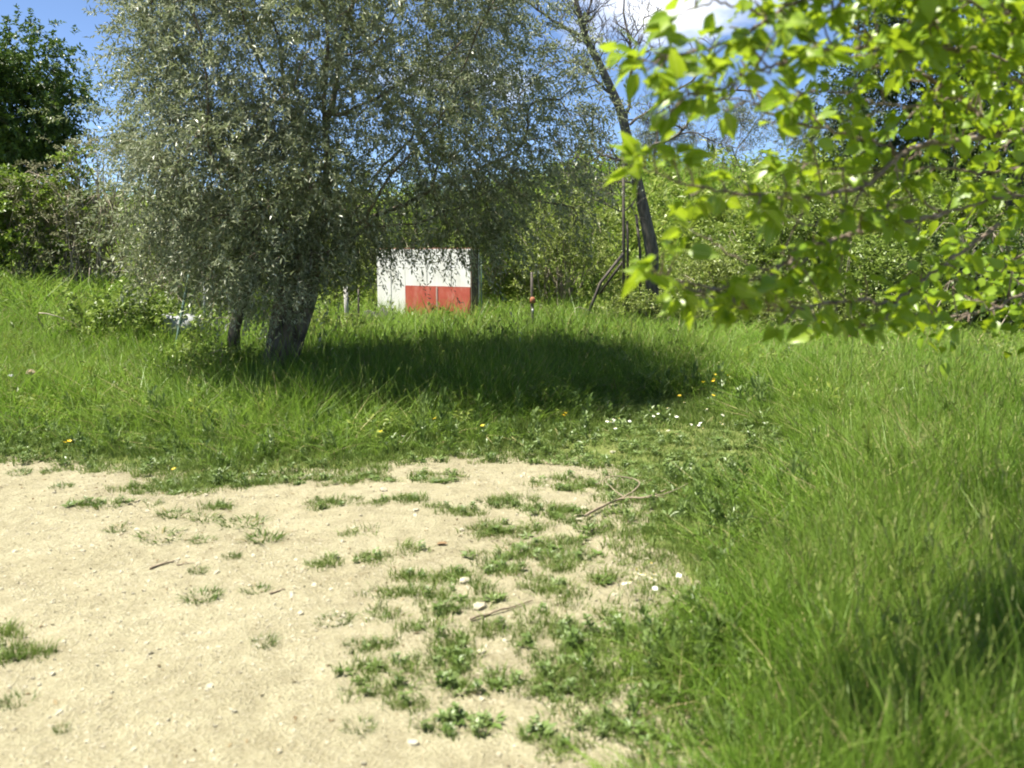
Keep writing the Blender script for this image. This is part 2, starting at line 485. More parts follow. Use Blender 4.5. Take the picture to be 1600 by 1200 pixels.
M['rust'] = plain_mat('rust', (0.15, 0.05, 0.025), (0.30, 0.12, 0.06), 8, 0.85, 0.4)
M['old_wood'] = plain_mat('old_wood', (0.055, 0.042, 0.03), (0.17, 0.13, 0.09), 5, 0.9, 0.6, stretch=(5, 5, 0.5))
M['concrete'] = plain_mat('concrete', (0.20, 0.195, 0.18), (0.36, 0.35, 0.33), 3, 0.9, 0.4, c3=(0.30, 0.29, 0.27))
M['pole_paint'] = plain_mat('pole_paint', (0.09, 0.15, 0.12), (0.17, 0.24, 0.20), 8, 0.5, 0.1)
M['boulder'] = plain_mat('boulder', (0.03, 0.03, 0.026), (0.075, 0.072, 0.065), 4, 0.9, 0.5, c3=(0.055, 0.052, 0.046))
M['galv'] = plain_mat('galv', (0.22, 0.23, 0.23), (0.40, 0.41, 0.41), 8, 0.5, 0.1, metal=0.4)
M['dark_iron'] = plain_mat('dark_iron', (0.04, 0.035, 0.03), (0.10, 0.085, 0.07), 8, 0.7, 0.2, metal=0.3)
M['green_paint'] = plain_mat('green_paint', (0.03, 0.06, 0.04), (0.07, 0.12, 0.085), 8, 0.5, 0.1)
M['plastic'] = plain_mat('plastic', (0.16, 0.165, 0.175), (0.40, 0.41, 0.42), 3, 0.4, 0.3, bdist=0.02)
M['orange'] = plain_mat('orange', (0.16, 0.06, 0.03), (0.34, 0.13, 0.06), 9, 0.7, 0.2)
M['roof_sheet'] = plain_mat('roof_sheet', (0.20, 0.09, 0.06), (0.32, 0.16, 0.11), 4, 0.8, 0.2)

def ground_mat(name, dirt):
    m, N, L = newmat(name)
    out = N.new('ShaderNodeOutputMaterial'); geo = N.new('ShaderNodeNewGeometry')
    def noise(s, d=5, r=0.6):
        n = N.new('ShaderNodeTexNoise'); n.inputs['Scale'].default_value = s; n.inputs['Detail'].default_value = d; n.inputs['Roughness'].default_value = r
        L.new(geo.outputs['Position'], n.inputs['Vector']); return n
    def mix(a, b, f):
        x = N.new('ShaderNodeMix'); x.data_type = 'RGBA'
        for sock, v in (('A', a), ('B', b), ('Factor', f)):
            if hasattr(v, 'is_linked') or hasattr(v, 'links'): L.new(v, x.inputs[sock])
            elif sock == 'Factor': x.inputs[sock].default_value = v
            else: x.inputs[sock].default_value = (*v, 1)
        return x.outputs['Result']
    p = N.new('ShaderNodeBsdfPrincipled'); p.inputs['Roughness'].default_value = 0.95; p.inputs['Specular IOR Level'].default_value = 0.1
    if dirt:
        n1 = noise(1.7, 6, 0.62); n2 = noise(9, 6); n3 = noise(85, 3, 0.75); n4 = noise(3.0, 5)
        r1 = ramp(N, [(0.33, (0.20, 0.172, 0.096)), (0.50, (0.345, 0.313, 0.195)), (0.66, (0.425, 0.394, 0.262))]); L.new(n1.outputs['Fac'], r1.inputs['Fac'])
        r2 = ramp(N, [(0.36, (0.155, 0.13, 0.078)), (0.62, (0.42, 0.388, 0.255))]); L.new(n2.outputs['Fac'], r2.inputs['Fac'])
        c = mix(r1.outputs['Color'], r2.outputs['Color'], 0.45)
        r3 = ramp(N, [(0.30, (0.09, 0.072, 0.042)), (0.47, (0.315, 0.284, 0.176)), (0.66, (0.44, 0.41, 0.31))]); L.new(n3.outputs['Fac'], r3.inputs['Fac'])
        c = mix(c, r3.outputs['Color'], 0.5)
        vo = N.new('ShaderNodeTexVoronoi'); vo.inputs['Scale'].default_value = 55; L.new(geo.outputs['Position'], vo.inputs['Vector'])
        rv = ramp(N, [(0.10, (1, 1, 1)), (0.22, (0, 0, 0))]); L.new(vo.outputs['Distance'], rv.inputs['Fac'])
        sp = ramp(N, [(0.46, (0, 0, 0)), (0.56, (1, 1, 1))]); L.new(n4.outputs['Fac'], sp.inputs['Fac'])
        mu = N.new('ShaderNodeMath'); mu.operation = 'MULTIPLY'; L.new(rv.outputs['Color'], mu.inputs[0]); L.new(sp.outputs['Color'], mu.inputs[1])
        c = mix(c, (0.50, 0.47, 0.37), mu.outputs[0])
        ad = N.new('ShaderNodeMath'); ad.operation = 'MULTIPLY_ADD'; L.new(n3.outputs['Fac'], ad.inputs[0]); ad.inputs[1].default_value = 0.5; L.new(n2.outputs['Fac'], ad.inputs[2])
        b = N.new('ShaderNodeBump'); b.inputs['Strength'].default_value = 1.0; b.inputs['Distance'].default_value = 0.045
        L.new(ad.outputs[0], b.inputs['Height']); L.new(b.outputs[0], p.inputs['Normal'])
    else:
        n1 = noise(0.8, 5); n2 = noise(11, 6)
        r1 = ramp(N, [(0.35, (0.08, 0.12, 0.025)), (0.65, (0.14, 0.175, 0.045))]); L.new(n1.outputs['Fac'], r1.inputs['Fac'])
        r2 = ramp(N, [(0.36, (0.07, 0.085, 0.025)), (0.64, (0.20, 0.19, 0.085))]); L.new(n2.outputs['Fac'], r2.inputs['Fac'])
        c = mix(r1.outputs['Color'], r2.outputs['Color'], 0.5)
        b = N.new('ShaderNodeBump'); b.inputs['Strength'].default_value = 0.8; b.inputs['Distance'].default_value = 0.05
        L.new(n2.outputs['Fac'], b.inputs['Height']); L.new(b.outputs[0], p.inputs['Normal'])
    L.new(c, p.inputs['Base Color']); L.new(p.outputs[0], out.inputs['Surface'])
    return m
M['dirt'] = ground_mat('dirt', True)
M['soil'] = ground_mat('soil', False)

# ------------------------------------------------------------------ ground and track (one continuous sheet, split along the track's edge)
def axis(lo, hi, d, far_lo, far_hi):
    a = list(np.arange(lo, hi + 1e-6, d))
    s, x = d, hi
    while x < far_hi: s = min(s * 1.22, 25); x += s; a.append(x)
    s, x = d, lo
    while x > far_lo: s = min(s * 1.22, 25); x -= s; a.insert(0, x)
    return np.array(a)
gx = axis(-5.6, 4.2, 0.045, -400, 400)
gy = axis(1.4, 8.4, 0.045, -60, 700)
X, Y = np.meshgrid(gx, gy)
Z = terrain(X, Y)
V = np.stack([X.ravel(), Y.ravel(), Z.ravel()], 1)
nx, ny = len(gx), len(gy)
ii, jj = np.meshgrid(np.arange(nx - 1), np.arange(ny - 1))
q0 = (jj * nx + ii).ravel()
Q = np.stack([q0, q0 + 1, q0 + nx + 1, q0 + nx], 1)
fc = V[Q].mean(1)
is_track = track_sd(fc[:, 0], fc[:, 1]) < 0.28
def submesh(name, q, mat):
    used, inv = np.unique(q.ravel(), return_inverse=True)
    me = mesh_np(name, V[used], None, mat, quads=inv.reshape(-1, 4), smooth=True)
    return link(name, me)
tag(submesh('ground', Q[~is_track], M['soil']), 'green meadow ground rising to a hillside behind', kind='structure')
tag(submesh('dirt_track', Q[is_track], M['dirt']), 'pale stony dirt track worn bare in the foreground', kind='structure')

# ------------------------------------------------------------------ scatter by geometry nodes
def scatter(name, pts, rot, scl, idx, meshes, label):
    """many small plants or pebbles as one mesh; every tuft keeps a random value of its own"""
    VV, TT, MI, RN, off = [], [], [], [], 0
    mats = list(meshes[0].materials)
    for m_i, me in enumerate(meshes):
        k = np.nonzero(np.asarray(idx) == m_i)[0]
        if not len(k): continue
        nv, nf = len(me.vertices), len(me.polygons)
        v = np.zeros(nv * 3, np.float32); me.vertices.foreach_get('co', v); v = v.reshape(-1, 3)
        lt = np.zeros(nf * 3, np.int32); me.loops.foreach_get('vertex_index', lt); lt = lt.reshape(-1, 3)
        mi = np.zeros(nf, np.int32); me.polygons.foreach_get('material_index', mi)
        rx, ry, rz = rot[k].T
        cx, sx, cy, sy, cz, sz = np.cos(rx), np.sin(rx), np.cos(ry), np.sin(ry), np.cos(rz), np.sin(rz)
        Rm = np.empty((len(k), 3, 3), np.float32)
        Rm[:, 0, 0] = cy * cz; Rm[:, 0, 1] = sx * sy * cz - cx * sz; Rm[:, 0, 2] = cx * sy * cz + sx * sz
        Rm[:, 1, 0] = cy * sz; Rm[:, 1, 1] = sx * sy * sz + cx * cz; Rm[:, 1, 2] = cx * sy * sz - sx * cz
        Rm[:, 2, 0] = -sy; Rm[:, 2, 1] = sx * cy; Rm[:, 2, 2] = cx * cy
        w = np.einsum('nij,nvj->nvi', Rm, v[None] * scl[k][:, None, :].astype(np.float32)) + pts[k][:, None, :]
        VV.append(w.reshape(-1, 3))
        TT.append((lt[None] + (np.arange(len(k)) * nv)[:, None, None] + off).reshape(-1, 3))
        MI.append(np.tile(mi, len(k))); RN.append(np.repeat(rng.uniform(size=len(k)), nv)); off += nv * len(k)
    me = mesh_np(name, np.concatenate(VV), np.concatenate(TT), mats, np.concatenate(MI))
    a = me.attributes.new('rnd', 'FLOAT', 'POINT'); a.data.foreach_set('value', np.concatenate(RN).astype(np.float32))
    print(name, len(pts), 'plants', len(me.polygons), 'tris')
    return tag(link(name, me), label, kind='stuff')

def pool(name, meshes): return meshes

def blades(n, h0, h1, w, rad, lean, seg=3, seed_frac=0.0, mats=None, straw=0.0, curl=1.0):
    """a tuft: n tapering, bending blades; some carry a seed head"""
    v, t, mi = [], [], []
    for k in range(n):
        a = rng.uniform(0, 2 * math.pi); r = rad * math.sqrt(rng.uniform())
        b = np.array([r * math.cos(a), r * math.sin(a), -0.02])
        h = rng.uniform(h0, h1); ww = w * rng.uniform(0.7, 1.3)
        la = a + rng.normal() * 0.9; ln = lean * rng.uniform(0.2, 1.0)
        head = rng.uniform() < seed_frac
        if head: h *= 1.25; ln *= 0.5; ww *= 0.45
        mt = 0
        if rng.uniform() < straw: mt = 2
        sa = rng.uniform(0, math.pi)
        side = np.array([math.cos(sa), math.sin(sa), 0])
        i0 = len(v)
        for s in range(seg + 1):
            f = s / seg
            c = b + np.array([math.cos(la) * ln * h * f ** (1 + curl), math.sin(la) * ln * h * f ** (1 + curl), h * (f - 0.35 * ln * f ** 2.2)])
            wf = ww * (1 - f ** 2.0) if not head else ww * 0.8
            if s < seg or head: v += [c - side * wf / 2, c + side * wf / 2]
            else: v += [c]
        for s in range(seg):
            A = i0 + 2 * s
            if s < seg - 1 or head: t += [(A, A + 1, A + 3), (A, A + 3, A + 2)]; mi += [mt, mt]
            else: t += [(A, A + 1, A + 2)]; mi += [mt]
        if head:
            tip = (v[-1] + v[-2]) / 2; d = nrm(tip - (v[-3] + v[-4]) / 2)
            for q in range(5):
                p = tip - d * 0.009 * q
                sd = nrm(np.cross(d, rng.normal(size=3))) * 0.0032
                i1 = len(v); v += [p - d * 0.003, p + sd + d * 0.006, p + d * 0.017, p - sd + d * 0.006]
                t += [(i1, i1 + 1, i1 + 2), (i1, i1 + 2, i1 + 3)]; mi += [1, 1]
    return mesh_np('tuft', np.array(v), t, mats, mi)

GM = [M['grass'], M['seed'], M['straw']]
SM = [M['short_grass'], M['seed'], M['straw']]
tall_pool = [blades(28, 0.18, 0.52, 0.0055, 0.10, 0.95, 3, 0.04 + 0.012 * i, GM, 0.08) for i in range(7)]
mid_pool = [blades(24, 0.18, 0.52, 0.0070, 0.10, 0.95, 2, 0.04 + 0.012 * i, GM, 0.08) for i in range(7)]
far_pool = [blades(20, 0.18, 0.52, 0.0085, 0.10, 0.95, 2, 0.0, GM, 0.03) for i in range(7)]
low_pool = [blades(26, 0.035, 0.10, 0.0060, 0.06, 0.9, 2, 0.0, SM, 0.05) for i in range(5)]

def rosette(nl, ln, wd, tilt, mat, stem=0.0):
    P = np.zeros((nl, 3)); a = np.arange(nl) * 2.4 + rng.normal(size=nl) * 0.3
    el = rng.uniform(tilt[0], tilt[1], nl)
    D = np.stack([np.cos(a) * np.cos(el), np.sin(a) * np.cos(el), np.sin(el)], 1)
    P = P + D * 0.012
    P[:, 2] += rng.uniform(0, max(stem, 1e-4), nl)
    v, t = leaf_quads(P, D, np.tile([0, 0, 1.0], (nl, 1)) + rng.normal(size=(nl, 3)) * 0.15, ln * rng.uniform(0.6, 1.2, nl), wd * rng.uniform(0.7, 1.2, nl), 0.18)
    return mesh_np('rosette', v, t, mat)
weed_pool = pool('weed', [rosette(14, 0.07, 0.026, (0.05, 0.6), M['weed'], 0.015) for i in range(2)] + [rosette(30, 0.036, 0.022, (0.1, 1.0), M['weed'], 0.08) for i in range(3)])

def leafy(nst, h, nl, ln, wd, mat):
    """a leafy herb clump of several stems"""
    vs_, ts_, off = [], [], 0
    for k in range(nst):
        a = rng.uniform(0, 6.28); b = np.array([math.cos(a), math.sin(a), 0]) * 0.12 * rng.uniform()
        d = nrm(np.array([math.cos(a) * 0.35, math.sin(a) * 0.35, 1.0]) + rng.normal(size=3) * 0.15)
        v, t, tv, tt = sprigs(b[None], d[None], np.array([h * rng.uniform(0.6, 1.1)]), nl, ln, wd, 0.15, 0.9, 0.003)
        vs_ += [v, tv]; ts_ += [t + off, tt + off + len(v)]; off += len(v) + len(tv)
    return mesh_np('herb', np.concatenate(vs_), np.concatenate(ts_), mat)
herb_pool = [leafy(5, 0.45, 9, 0.085, 0.042, M['herb']) for i in range(5)]

def in_view(x, y, margin=0.8, grow=1.18):
    return np.abs(x) < 0.577 * y * grow + margin

def grid_pts(y0, y1, dens, xmax=60):
    w = min(xmax, 0.577 * y1 * 1.18 + 0.8)
    n = int(dens * 2 * w * (y1 - y0))
    x = rng.uniform(-w, w, n); y = rng.uniform(y0, y1, n)
    k = in_view(x, y)
    return x[k], y[k]

def height_map(x, y):
    """wanted grass height"""
    sd = track_sd(x, y)
    w = np.clip(0.60 + 0.47 * (y - 3), 0.55, 2.4)
    far = sstep(5.9, 6.6, y) * sstep(1.0, -0.4, x)
    w = w * (1 - far) + 1.5 * far
    h = 0.065 + 0.09 * sstep(0.05, 0.5, sd / w) + 0.34 * sstep(0.45, 1.25, sd / w)
    # trodden way on to the back between olive and meadow
    way = sstep(1.5, 0.3, np.abs(x - (1.15 + 0.30 * (y - 6.5)))) * sstep(5.6, 6.6, y) * sstep(10.5, 8.4, y)
    h = h * (1 - 0.66 * way)
    h = h * (1 - 0.40 * sstep(8.2, 11, y) * sstep(2.0, 3.2, x))
    h = h * (1 + 0.35 * sstep(10.5, 13.0, y) * sstep(2.5, 1.0, x) * sstep(-3.6, -2.7, x))
    return h * (0.72 + 0.56 * fbm(x * 1.6, y * 1.6, 12.0)), sd

P_, R_, S_, I_ = [], [], [], []
PL, RL, SL, IL = [], [], [], []
PW, RW, SW, IW = [], [], [], []
def put(lists, x, y, s, sz, i, tilt=0.12, dz=0.0):
    n = len(x)
    lists[0].append(np.stack([x, y, terrain(x, y) + dz], 1))
    wx = (fbm(x * 0.9, y * 0.9, 70.0) - 0.5) * 0.55; wy = (fbm(x * 0.9, y * 0.9, 73.0) - 0.5) * 0.55      # clumps lean together
    az = rng.uniform(0, 6.28, n)
    lists[1].append(np.stack([rng.normal(size=n) * tilt + wx, rng.normal(size=n) * tilt + wy, az], 1))
    lists[2].append(np.stack([s, s, sz], 1))
    lists[3].append(i)

for (y0, y1, dens, sxy, pl_) in [(1.9, 4.5, 250, 0.9, 0), (4.5, 7.5, 180, 1.05, 1), (7.5, 12, 92, 1.35, 1), (12, 18, 38, 1.9, 2)]:
    x, y = grid_pts(y0, y1, dens)
    h, sd = height_map(x, y)
    keep = (h > 0.13) & (sd > 0.05)
    keep &= rng.uniform(size=len(x)) < np.clip((h - 0.07) / 0.16, 0.2, 1)
    x, y, h = x[keep], y[keep], h[keep]
    s = sxy * rng.uniform(0.75, 1.25, len(x))
    put((P_, R_, S_, I_), x, y, s, h / 0.40 * rng.uniform(0.75, 1.2, len(x)), 7 * pl_ + rng.integers(0, 7, len(x)))
for (y0, y1, dens, sxy) in [(1.9, 4.5, 420, 0.85), (4.5, 7.5, 320, 1.0), (7.5, 10.5, 190, 1.4)]:
    x, y = grid_pts(y0, y1, dens)
    h, sd = height_map(x, y)
    keep = (h < 0.30) & (rng.uniform(size=len(x)) < sstep(-0.12, 0.16, sd + 0.35 * (fbm(x * 5, y * 5, 21.0) - 0.5)))
    x, y, h = x[keep], y[keep], h[keep]
    s = sxy * rng.uniform(0.7, 1.3, len(x))
    put((PL, RL, SL, IL), x, y, s, s * np.clip(h / 0.085, 0.7, 1.8), rng.integers(0, 5, len(x)))
    k = rng.uniform(size=len(x)) < 0.22 * (fbm(x * 1.7, y * 1.7, 31.0) > 0.42)
    put((PW, RW, SW, IW), x[k], y[k], s[k] * 0.8, s[k] * np.clip(h[k] / 0.08, 0.6, 2.4), rng.integers(0, 5, k.sum()))
# green patches on the bare track: survey of (px, py, half width, half height, share of broad-leaved weeds)
PATCH = [(900, 810, 40, 12, .3), (880, 845, 30, 9, .2), (960, 960, 30, 14, .3), (890, 985, 40, 16, .3), (820, 1000, 30, 10, .3), (860, 1065, 34, 14, .4), (910, 1080, 40, 18, .3), (945, 1135, 50, 16, .2), (880, 1170, 30, 16, .3), (640, 900, 26, 8, .2), (660, 985, 30, 8, .2), (600, 1010, 30, 9, .2), (720, 1075, 40, 10, .3), (650, 1100, 40, 8, .3), (770, 870, 36, 9, .3), (730, 800, 30, 6, .2), (845, 700, 30, 6, .2), (340, 790, 24, 5, .3), (130, 790, 24, 4, .3), (550, 750, 62, 9, .3), (680, 748, 42, 9, .5), (540, 788, 62, 8, .2), (640, 784, 30, 6, .2), (685, 798, 26, 6, .1), (800, 786, 48, 9, .2),
         (800, 825, 58, 11, .2), (855, 800, 40, 9, .2), (585, 872, 32, 8, .2), (505, 877, 22, 8, .2), (640, 935, 75, 15, .1), (700, 905, 55, 14, .1),
         (735, 938, 50, 18, .5), (610, 958, 30, 16, .1), (850, 918, 38, 17, .1), (830, 858, 44, 15, .3), (785, 892, 34, 12, .3), (842, 972, 36, 18, .2),
         (640, 1042, 95, 26, .2), (590, 1078, 45, 18, .1), (715, 1030, 32, 24, .6), (785, 1062, 28, 16, .2), (705, 1135, 62, 15, .9), (868, 1038, 45, 22, .3),
         (850, 1088, 24, 12, .5), (920, 1005, 45, 22, .3), (705, 1003, 36, 12, .3), (760, 830, 30, 8, .2), (880, 760, 50, 12, .3), (930, 770, 34, 10, .2),
         (300, 752, 60, 12, .3), (240, 765, 60, 8, .3), (420, 752, 60, 8, .3), (150, 742, 26, 7, .2), (215, 790, 30, 6, .4), (20, 1025, 52, 22, .1), (5, 992, 30, 14, .1),
         (830, 1150, 22, 12, .3), (760, 985, 40, 9, .3), (690, 965, 30, 10, .4), (560, 832, 26, 5, .2), (640, 860, 24, 5, .2), (900, 870, 34, 12, .3), (900, 940, 30, 14, .2), (940, 905, 24, 10, .4), (880, 885, 30, 10, .2)]
for (px, py, rx, ry, wf) in PATCH:
    c = flat(px, py); hw = abs(flat(px + rx, py)[0] - c[0]); hd = abs(flat(px, py - ry)[1] - flat(px, py + ry)[1]) / 2
    n = int(620 * math.pi * hw * hd) + 8
    a = rng.uniform(0, 6.28, n); r = np.sqrt(rng.uniform(size=n)) * (0.8 + 0.45 * rng.uniform(size=n))
    x = c[0] + np.cos(a) * r * hw; y = c[1] + np.sin(a) * r * hd
    k = (fbm(x * 8, y * 8, 40.0, 2) > 0.33)
    x, y = x[k], y[k]; n = len(x)
    w = rng.uniform(size=n) < wf * 0.45
    s = rng.uniform(0.5, 0.95, n)
    put((PL, RL, SL, IL), x[~w], y[~w], s[~w], s[~w] * 0.9, rng.integers(0, 5, (~w).sum()))
    put((PW, RW, SW, IW), x[w], y[w], s[w] * 0.85, s[w] * 0.6, rng.integers(0, 5, w.sum()))
cat_ = lambda l: np.concatenate(l)
scatter('tall_grass', cat_(P_), cat_(R_), cat_(S_), cat_(I_), tall_pool + mid_pool + far_pool, 'tall green meadow grass with pale seed heads')
scatter('short_grass', cat_(PL), cat_(RL), cat_(SL), cat_(IL), low_pool, 'short green grass creeping over the edge of the dirt track')
scatter('weeds', cat_(PW), cat_(RW), cat_(SW), cat_(IW), weed_pool, 'low broad leaved weeds among the short grass')

# hillside ground cover and upper meadow
HP, HR, HS, HI = [], [], [], []
for (y0, y1, dens, s0) in [(15.0, 21, 15, 1.4), (21, 28, 6, 2.2), (28, 45, 1.0, 3.2)]:
    x, y = grid_pts(y0, y1, dens, 32)
    k = (y > 15.6 + 1.2 * vnoise(x * 0.8, y * 0, 3.0))
    k &= rng.uniform(size=len(x)) < 0.35 + 0.65 * (fbm(x * 0.6, y * 0.6, 50.0) > 0.42)
    x, y = x[k], y[k]
    s = s0 * rng.uniform(0.6, 1.3, len(x))
    put((HP, HR, HS, HI), x, y, s, s * rng.uniform(0.6, 1.1, len(x)), rng.integers(0, 5, len(x)), 0.2)
scatter('ground_cover', cat_(HP), cat_(HR), cat_(HS), cat_(HI), herb_pool, 'leafy green weeds covering the hillside')
HP, HR, HS, HI = [], [], [], []
for (y0, y1, dens, s0) in [(17.0, 24, 10, 2.6), (24, 50, 1.9, 4.6)]:
    x, y = grid_pts(y0, y1, dens, 34)
    s = s0 * rng.uniform(0.7, 1.2, len(x))
    put((HP, HR, HS, HI), x, y, s, s * rng.uniform(0.35, 0.6, len(x)), rng.integers(0, 7, len(x)))
scatter('hillside_grass', cat_(HP), cat_(HR), cat_(HS), cat_(HI), far_pool, 'rough grass on the hillside and the upper meadow')

# broader herbs standing among the tall grass
HP, HR, HS, HI = [], [], [], []
for (y0, y1, dens, s0) in [(2.2, 7, 5, .55), (7, 15, 5, .8)]:
    x, y = grid_pts(y0, y1, dens); h, sd = height_map(x, y); k = (h > 0.2) & (sd > 0.4) & (fbm(x * 0.7, y * 0.7, 95.0) > 0.42); x, y, h = x[k], y[k], h[k]
    s = s0 * rng.uniform(0.6, 1.2, len(x)); put((HP, HR, HS, HI), x, y, s, h / 0.42 * rng.uniform(0.8, 1.25, len(x)), rng.integers(0, 5, len(x)), 0.1)
scatter('meadow_herbs', cat_(HP), cat_(HR), cat_(HS), cat_(HI), herb_pool, 'leafy herbs standing among the tall meadow grass')

# gravel on the track
def pebble(seed):
    import bmesh
    bm = bmesh.new(); bmesh.ops.create_icosphere(bm, subdivisions=1, radius=1.0)
    for v in bm.verts: v.co *= 0.75 + 0.45 * random.random()
    for v in bm.verts: v.co.z *= 0.6
    me = bpy.data.meshes.new('pebble'); bm.to_mesh(me); bm.free(); me.materials.append(M['stone']); return me
peb_pool = pool('pebble', [pebble(i) for i in range(6)])
x, y = grid_pts(1.9, 7.4, 700)
k = track_sd(x, y) < 0.12; x, y = x[k], y[k]
k = rng.uniform(size=len(x)) < 0.25 + 0.75 * (fbm(x * 1.5, y * 1.5, 61.0) > 0.5); x, y = x[k], y[k]
s = 0.003 + 0.0055 * rng.uniform(size=len(x)) ** 3 + 0.011 * rng.uniform(size=len(x)) ** 18
scatter('gravel', np.stack([x, y, terrain(x, y) + s * 0.15], 1), rng.uniform(-0.4, 6, (len(x), 3)) * np.array([0.1, 0.1, 1]), np.stack([s, s, s], 1), rng.integers(0, 6, len(x)), peb_pool, 'small pale stones strewn over the dirt track')

# bits of bark, dead leaf and straw lying about
def flake(i):
    l = random.uniform(.5, 1.4); w = random.uniform(.15, .5)
    me = mesh_np('flake', np.array([(-l, 0, .05), (0, w, .25), (l, 0.1, .1), (.1, -w, .2)]), [(0, 1, 2), (0, 2, 3)], [M['litter']]); return me
fl_pool = [flake(i) for i in range(8)]
x, y = grid_pts(1.9, 7.3, 330); k = (track_sd(x, y) < 0.2) & (rng.uniform(size=len(x)) < 0.25 + 0.75 * (fbm(x * 1.1, y * 1.1, 66.0) > 0.48)); x, y = x[k], y[k]
s = 0.004 + 0.012 * rng.uniform(size=len(x)) ** 4
scatter('litter', np.stack([x, y, terrain(x, y) + 0.002], 1), np.stack([rng.normal(size=len(x)) * .2, rng.normal(size=len(x)) * .2, rng.uniform(0, 6.28, len(x))], 1), np.stack([s, s, s], 1), rng.integers(0, 8, len(x)), fl_pool, 'small dark bits of dead leaf and bark on the dirt track')

# ------------------------------------------------------------------ trees
def smooth_path(pts, n=6, jit=0.0):
    p = np.asarray(pts, float); p = np.vstack([2 * p[0] - p[1], p, 2 * p[-1] - p[-2]])
    out = []
    for i in range(1, len(p) - 2):
        for k in range(n):
            t = k / n
            out.append(0.5 * ((2 * p[i]) + (-p[i - 1] + p[i + 1]) * t + (2 * p[i - 1] - 5 * p[i] + 4 * p[i + 1] - p[i + 2]) * t * t + (-p[i - 1] + 3 * p[i] - 3 * p[i + 1] + p[i + 2]) * t ** 3))
    out.append(p[-2]); out = np.array(out)
    if jit: out[1:-1] += rng.normal(size=(len(out) - 2, 3)) * jit
    return out

def pts_in(ell, n, shell=0.35):
    """points in a union of ellipsoids (cx,cy,cz,rx,ry,rz), thinned towards the inside"""
    vol = np.array([e[3] * e[4] * e[5] for e in ell]); out = []
    for e, v in zip(ell, vol / vol.sum()):
        m = max(1, int(n * v)); d = rand_dir(m); r = rng.uniform(shell ** 3, 1, m) ** (1 / 3)
        out.append(np.array(e[:3]) + d * r[:, None] * np.array(e[3:]))
    return np.concatenate(out)

def crown_mesh(name, parts, mats):
    """parts: list of (v, t, material index)"""
    V_, T_, Mi, off = [], [], [], 0
    for v, t, m in parts:
        V_.append(v); T_.append(t + off); Mi.append(np.full(len(t), m)); off += len(v)
    return mesh_np(name, np.concatenate(V_), np.concatenate(T_), mats, np.concatenate(Mi))

def at_origin(o, org):
    """shift a mesh that was built in world space so that it hangs under an Empty at org"""
    n = len(o.data.vertices); c = np.zeros(n * 3, np.float32); o.data.vertices.foreach_get('co', c)
    c = c.reshape(-1, 3) - np.array(org, np.float32); o.data.vertices.foreach_set('co', c.ravel()); o.data.update()
    return o

# ---- the big olive
ob = ground_at(420, 598); ob = np.array([at(420, 598, 10.0)[0], 10.0, 0.0]); ob[2] = tz(ob[0], ob[1])
olive = thing('olive_tree', ob, 'big grey green olive tree with a leaning fluted trunk in the tall grass', 'tree')
top = at(460, 455, 9.95)
tp = smooth_path([ob + [0, 0, -0.15], ob + [0.0, 0, 0.05], ob * 0.65 + top * 0.35 + [0.02, 0, 0], top, top + [0.18, 0.1, 0.45]], 12)
lob = lambda a, t: (1 + 0.20 * np.sin(3 * a + 4 * t + 1) + 0.12 * np.sin(7 * a - 5 * t) + 0.07 * np.sin(13 * a + 9 * t) + 0.045 * np.sin(23 * a - 14 * t + 3 * np.sin(9 * t))) * (1 + 0.5 * max(0, 0.30 - t) / 0.30 * (0.7 + 0.5 * np.sin(4 * a + 1)))
mb = MB(); mb.tube(tp, np.interp(np.linspace(0, 1, len(tp)), [0, 0.3, 0.75, 1], [0.20, 0.172, 0.185, 0.14]), 72, lobe=lob)
mb.build('trunk', M['bark_olive'], olive, origin=ob)
s_base = at(372, 585, 10.3); s_base[2] = tz(s_base[0], s_base[1])
mb = MB(); sp_ = smooth_path([s_base - [0, 0, .1], at(366, 530, 10.3), at(374, 490, 10.2), at(392, 440, 10.1), at(430, 395, 10.0)], 5)
mb.tube(sp_, np.linspace(0.075, 0.04, len(sp_)), 14, lobe=lambda a, t: 1 + 0.15 * np.sin(3 * a + 3 * t))
tag(mb.build('trunk', M['bark_olive'], olive, origin=ob), 'thin second stem beside the main trunk')
ELL = [(-1.75, 10.0, 3.6, 2.40, 2.1, 2.3), (-0.10, 9.95, 2.55, 1.05, 1.3, 0.95), (0.05, 9.7, 2.0, 0.95, 0.9, 0.6), (-2.95, 9.8, 2.4, 1.15, 1.4, 1.2), (-2.5, 8.8, 2.0, 1.2, 0.9, 0.95), (-2.5, 9.0, 1.32, 0.8, 0.6, 0.45),
       (-3.3, 9.45, 1.75, 0.7, 0.8, 0.5), (-1.4, 9.15, 2.0, 0.7, 0.5, 0.35), (-0.9, 10.4, 4.3, 1.2, 1.7, 1.1), (-2.75, 9.95, 4.0, 1.25, 1.6, 1.4), (-1.5, 8.85, 2.6, 1.2, 0.9, 0.9)]
zx = [-6, -5.0, -4.4, -3.6, -3.3, -2.8, -2.3, -2.05, -1.6, -1.1, -0.5, 0.0, 0.8, 1.3, 2]
zz = [2.2, 1.75, 1.40, 1.12, 0.92, 0.84, 0.90, 1.14, 1.42, 1.40, 1.42, 1.35, 1.55, 2.2, 3.0]
zx = [v * 0.93 for v in zx]
drip = lambda p: p[:, 2] > np.interp(p[:, 0], zx, zz)
cl = pts_in(ELL, 400, 0.62); cl = cl[drip(cl - [0, 0, 0.15])]; cl = cl[rng.uniform(size=len(cl)) < np.interp(cl[:, 0], [-1.6, 0.2], [1.0, 0.55])]
att = np.concatenate([cl, pts_in(ELL, 150, 0.2)]); att = att[drip(att)]
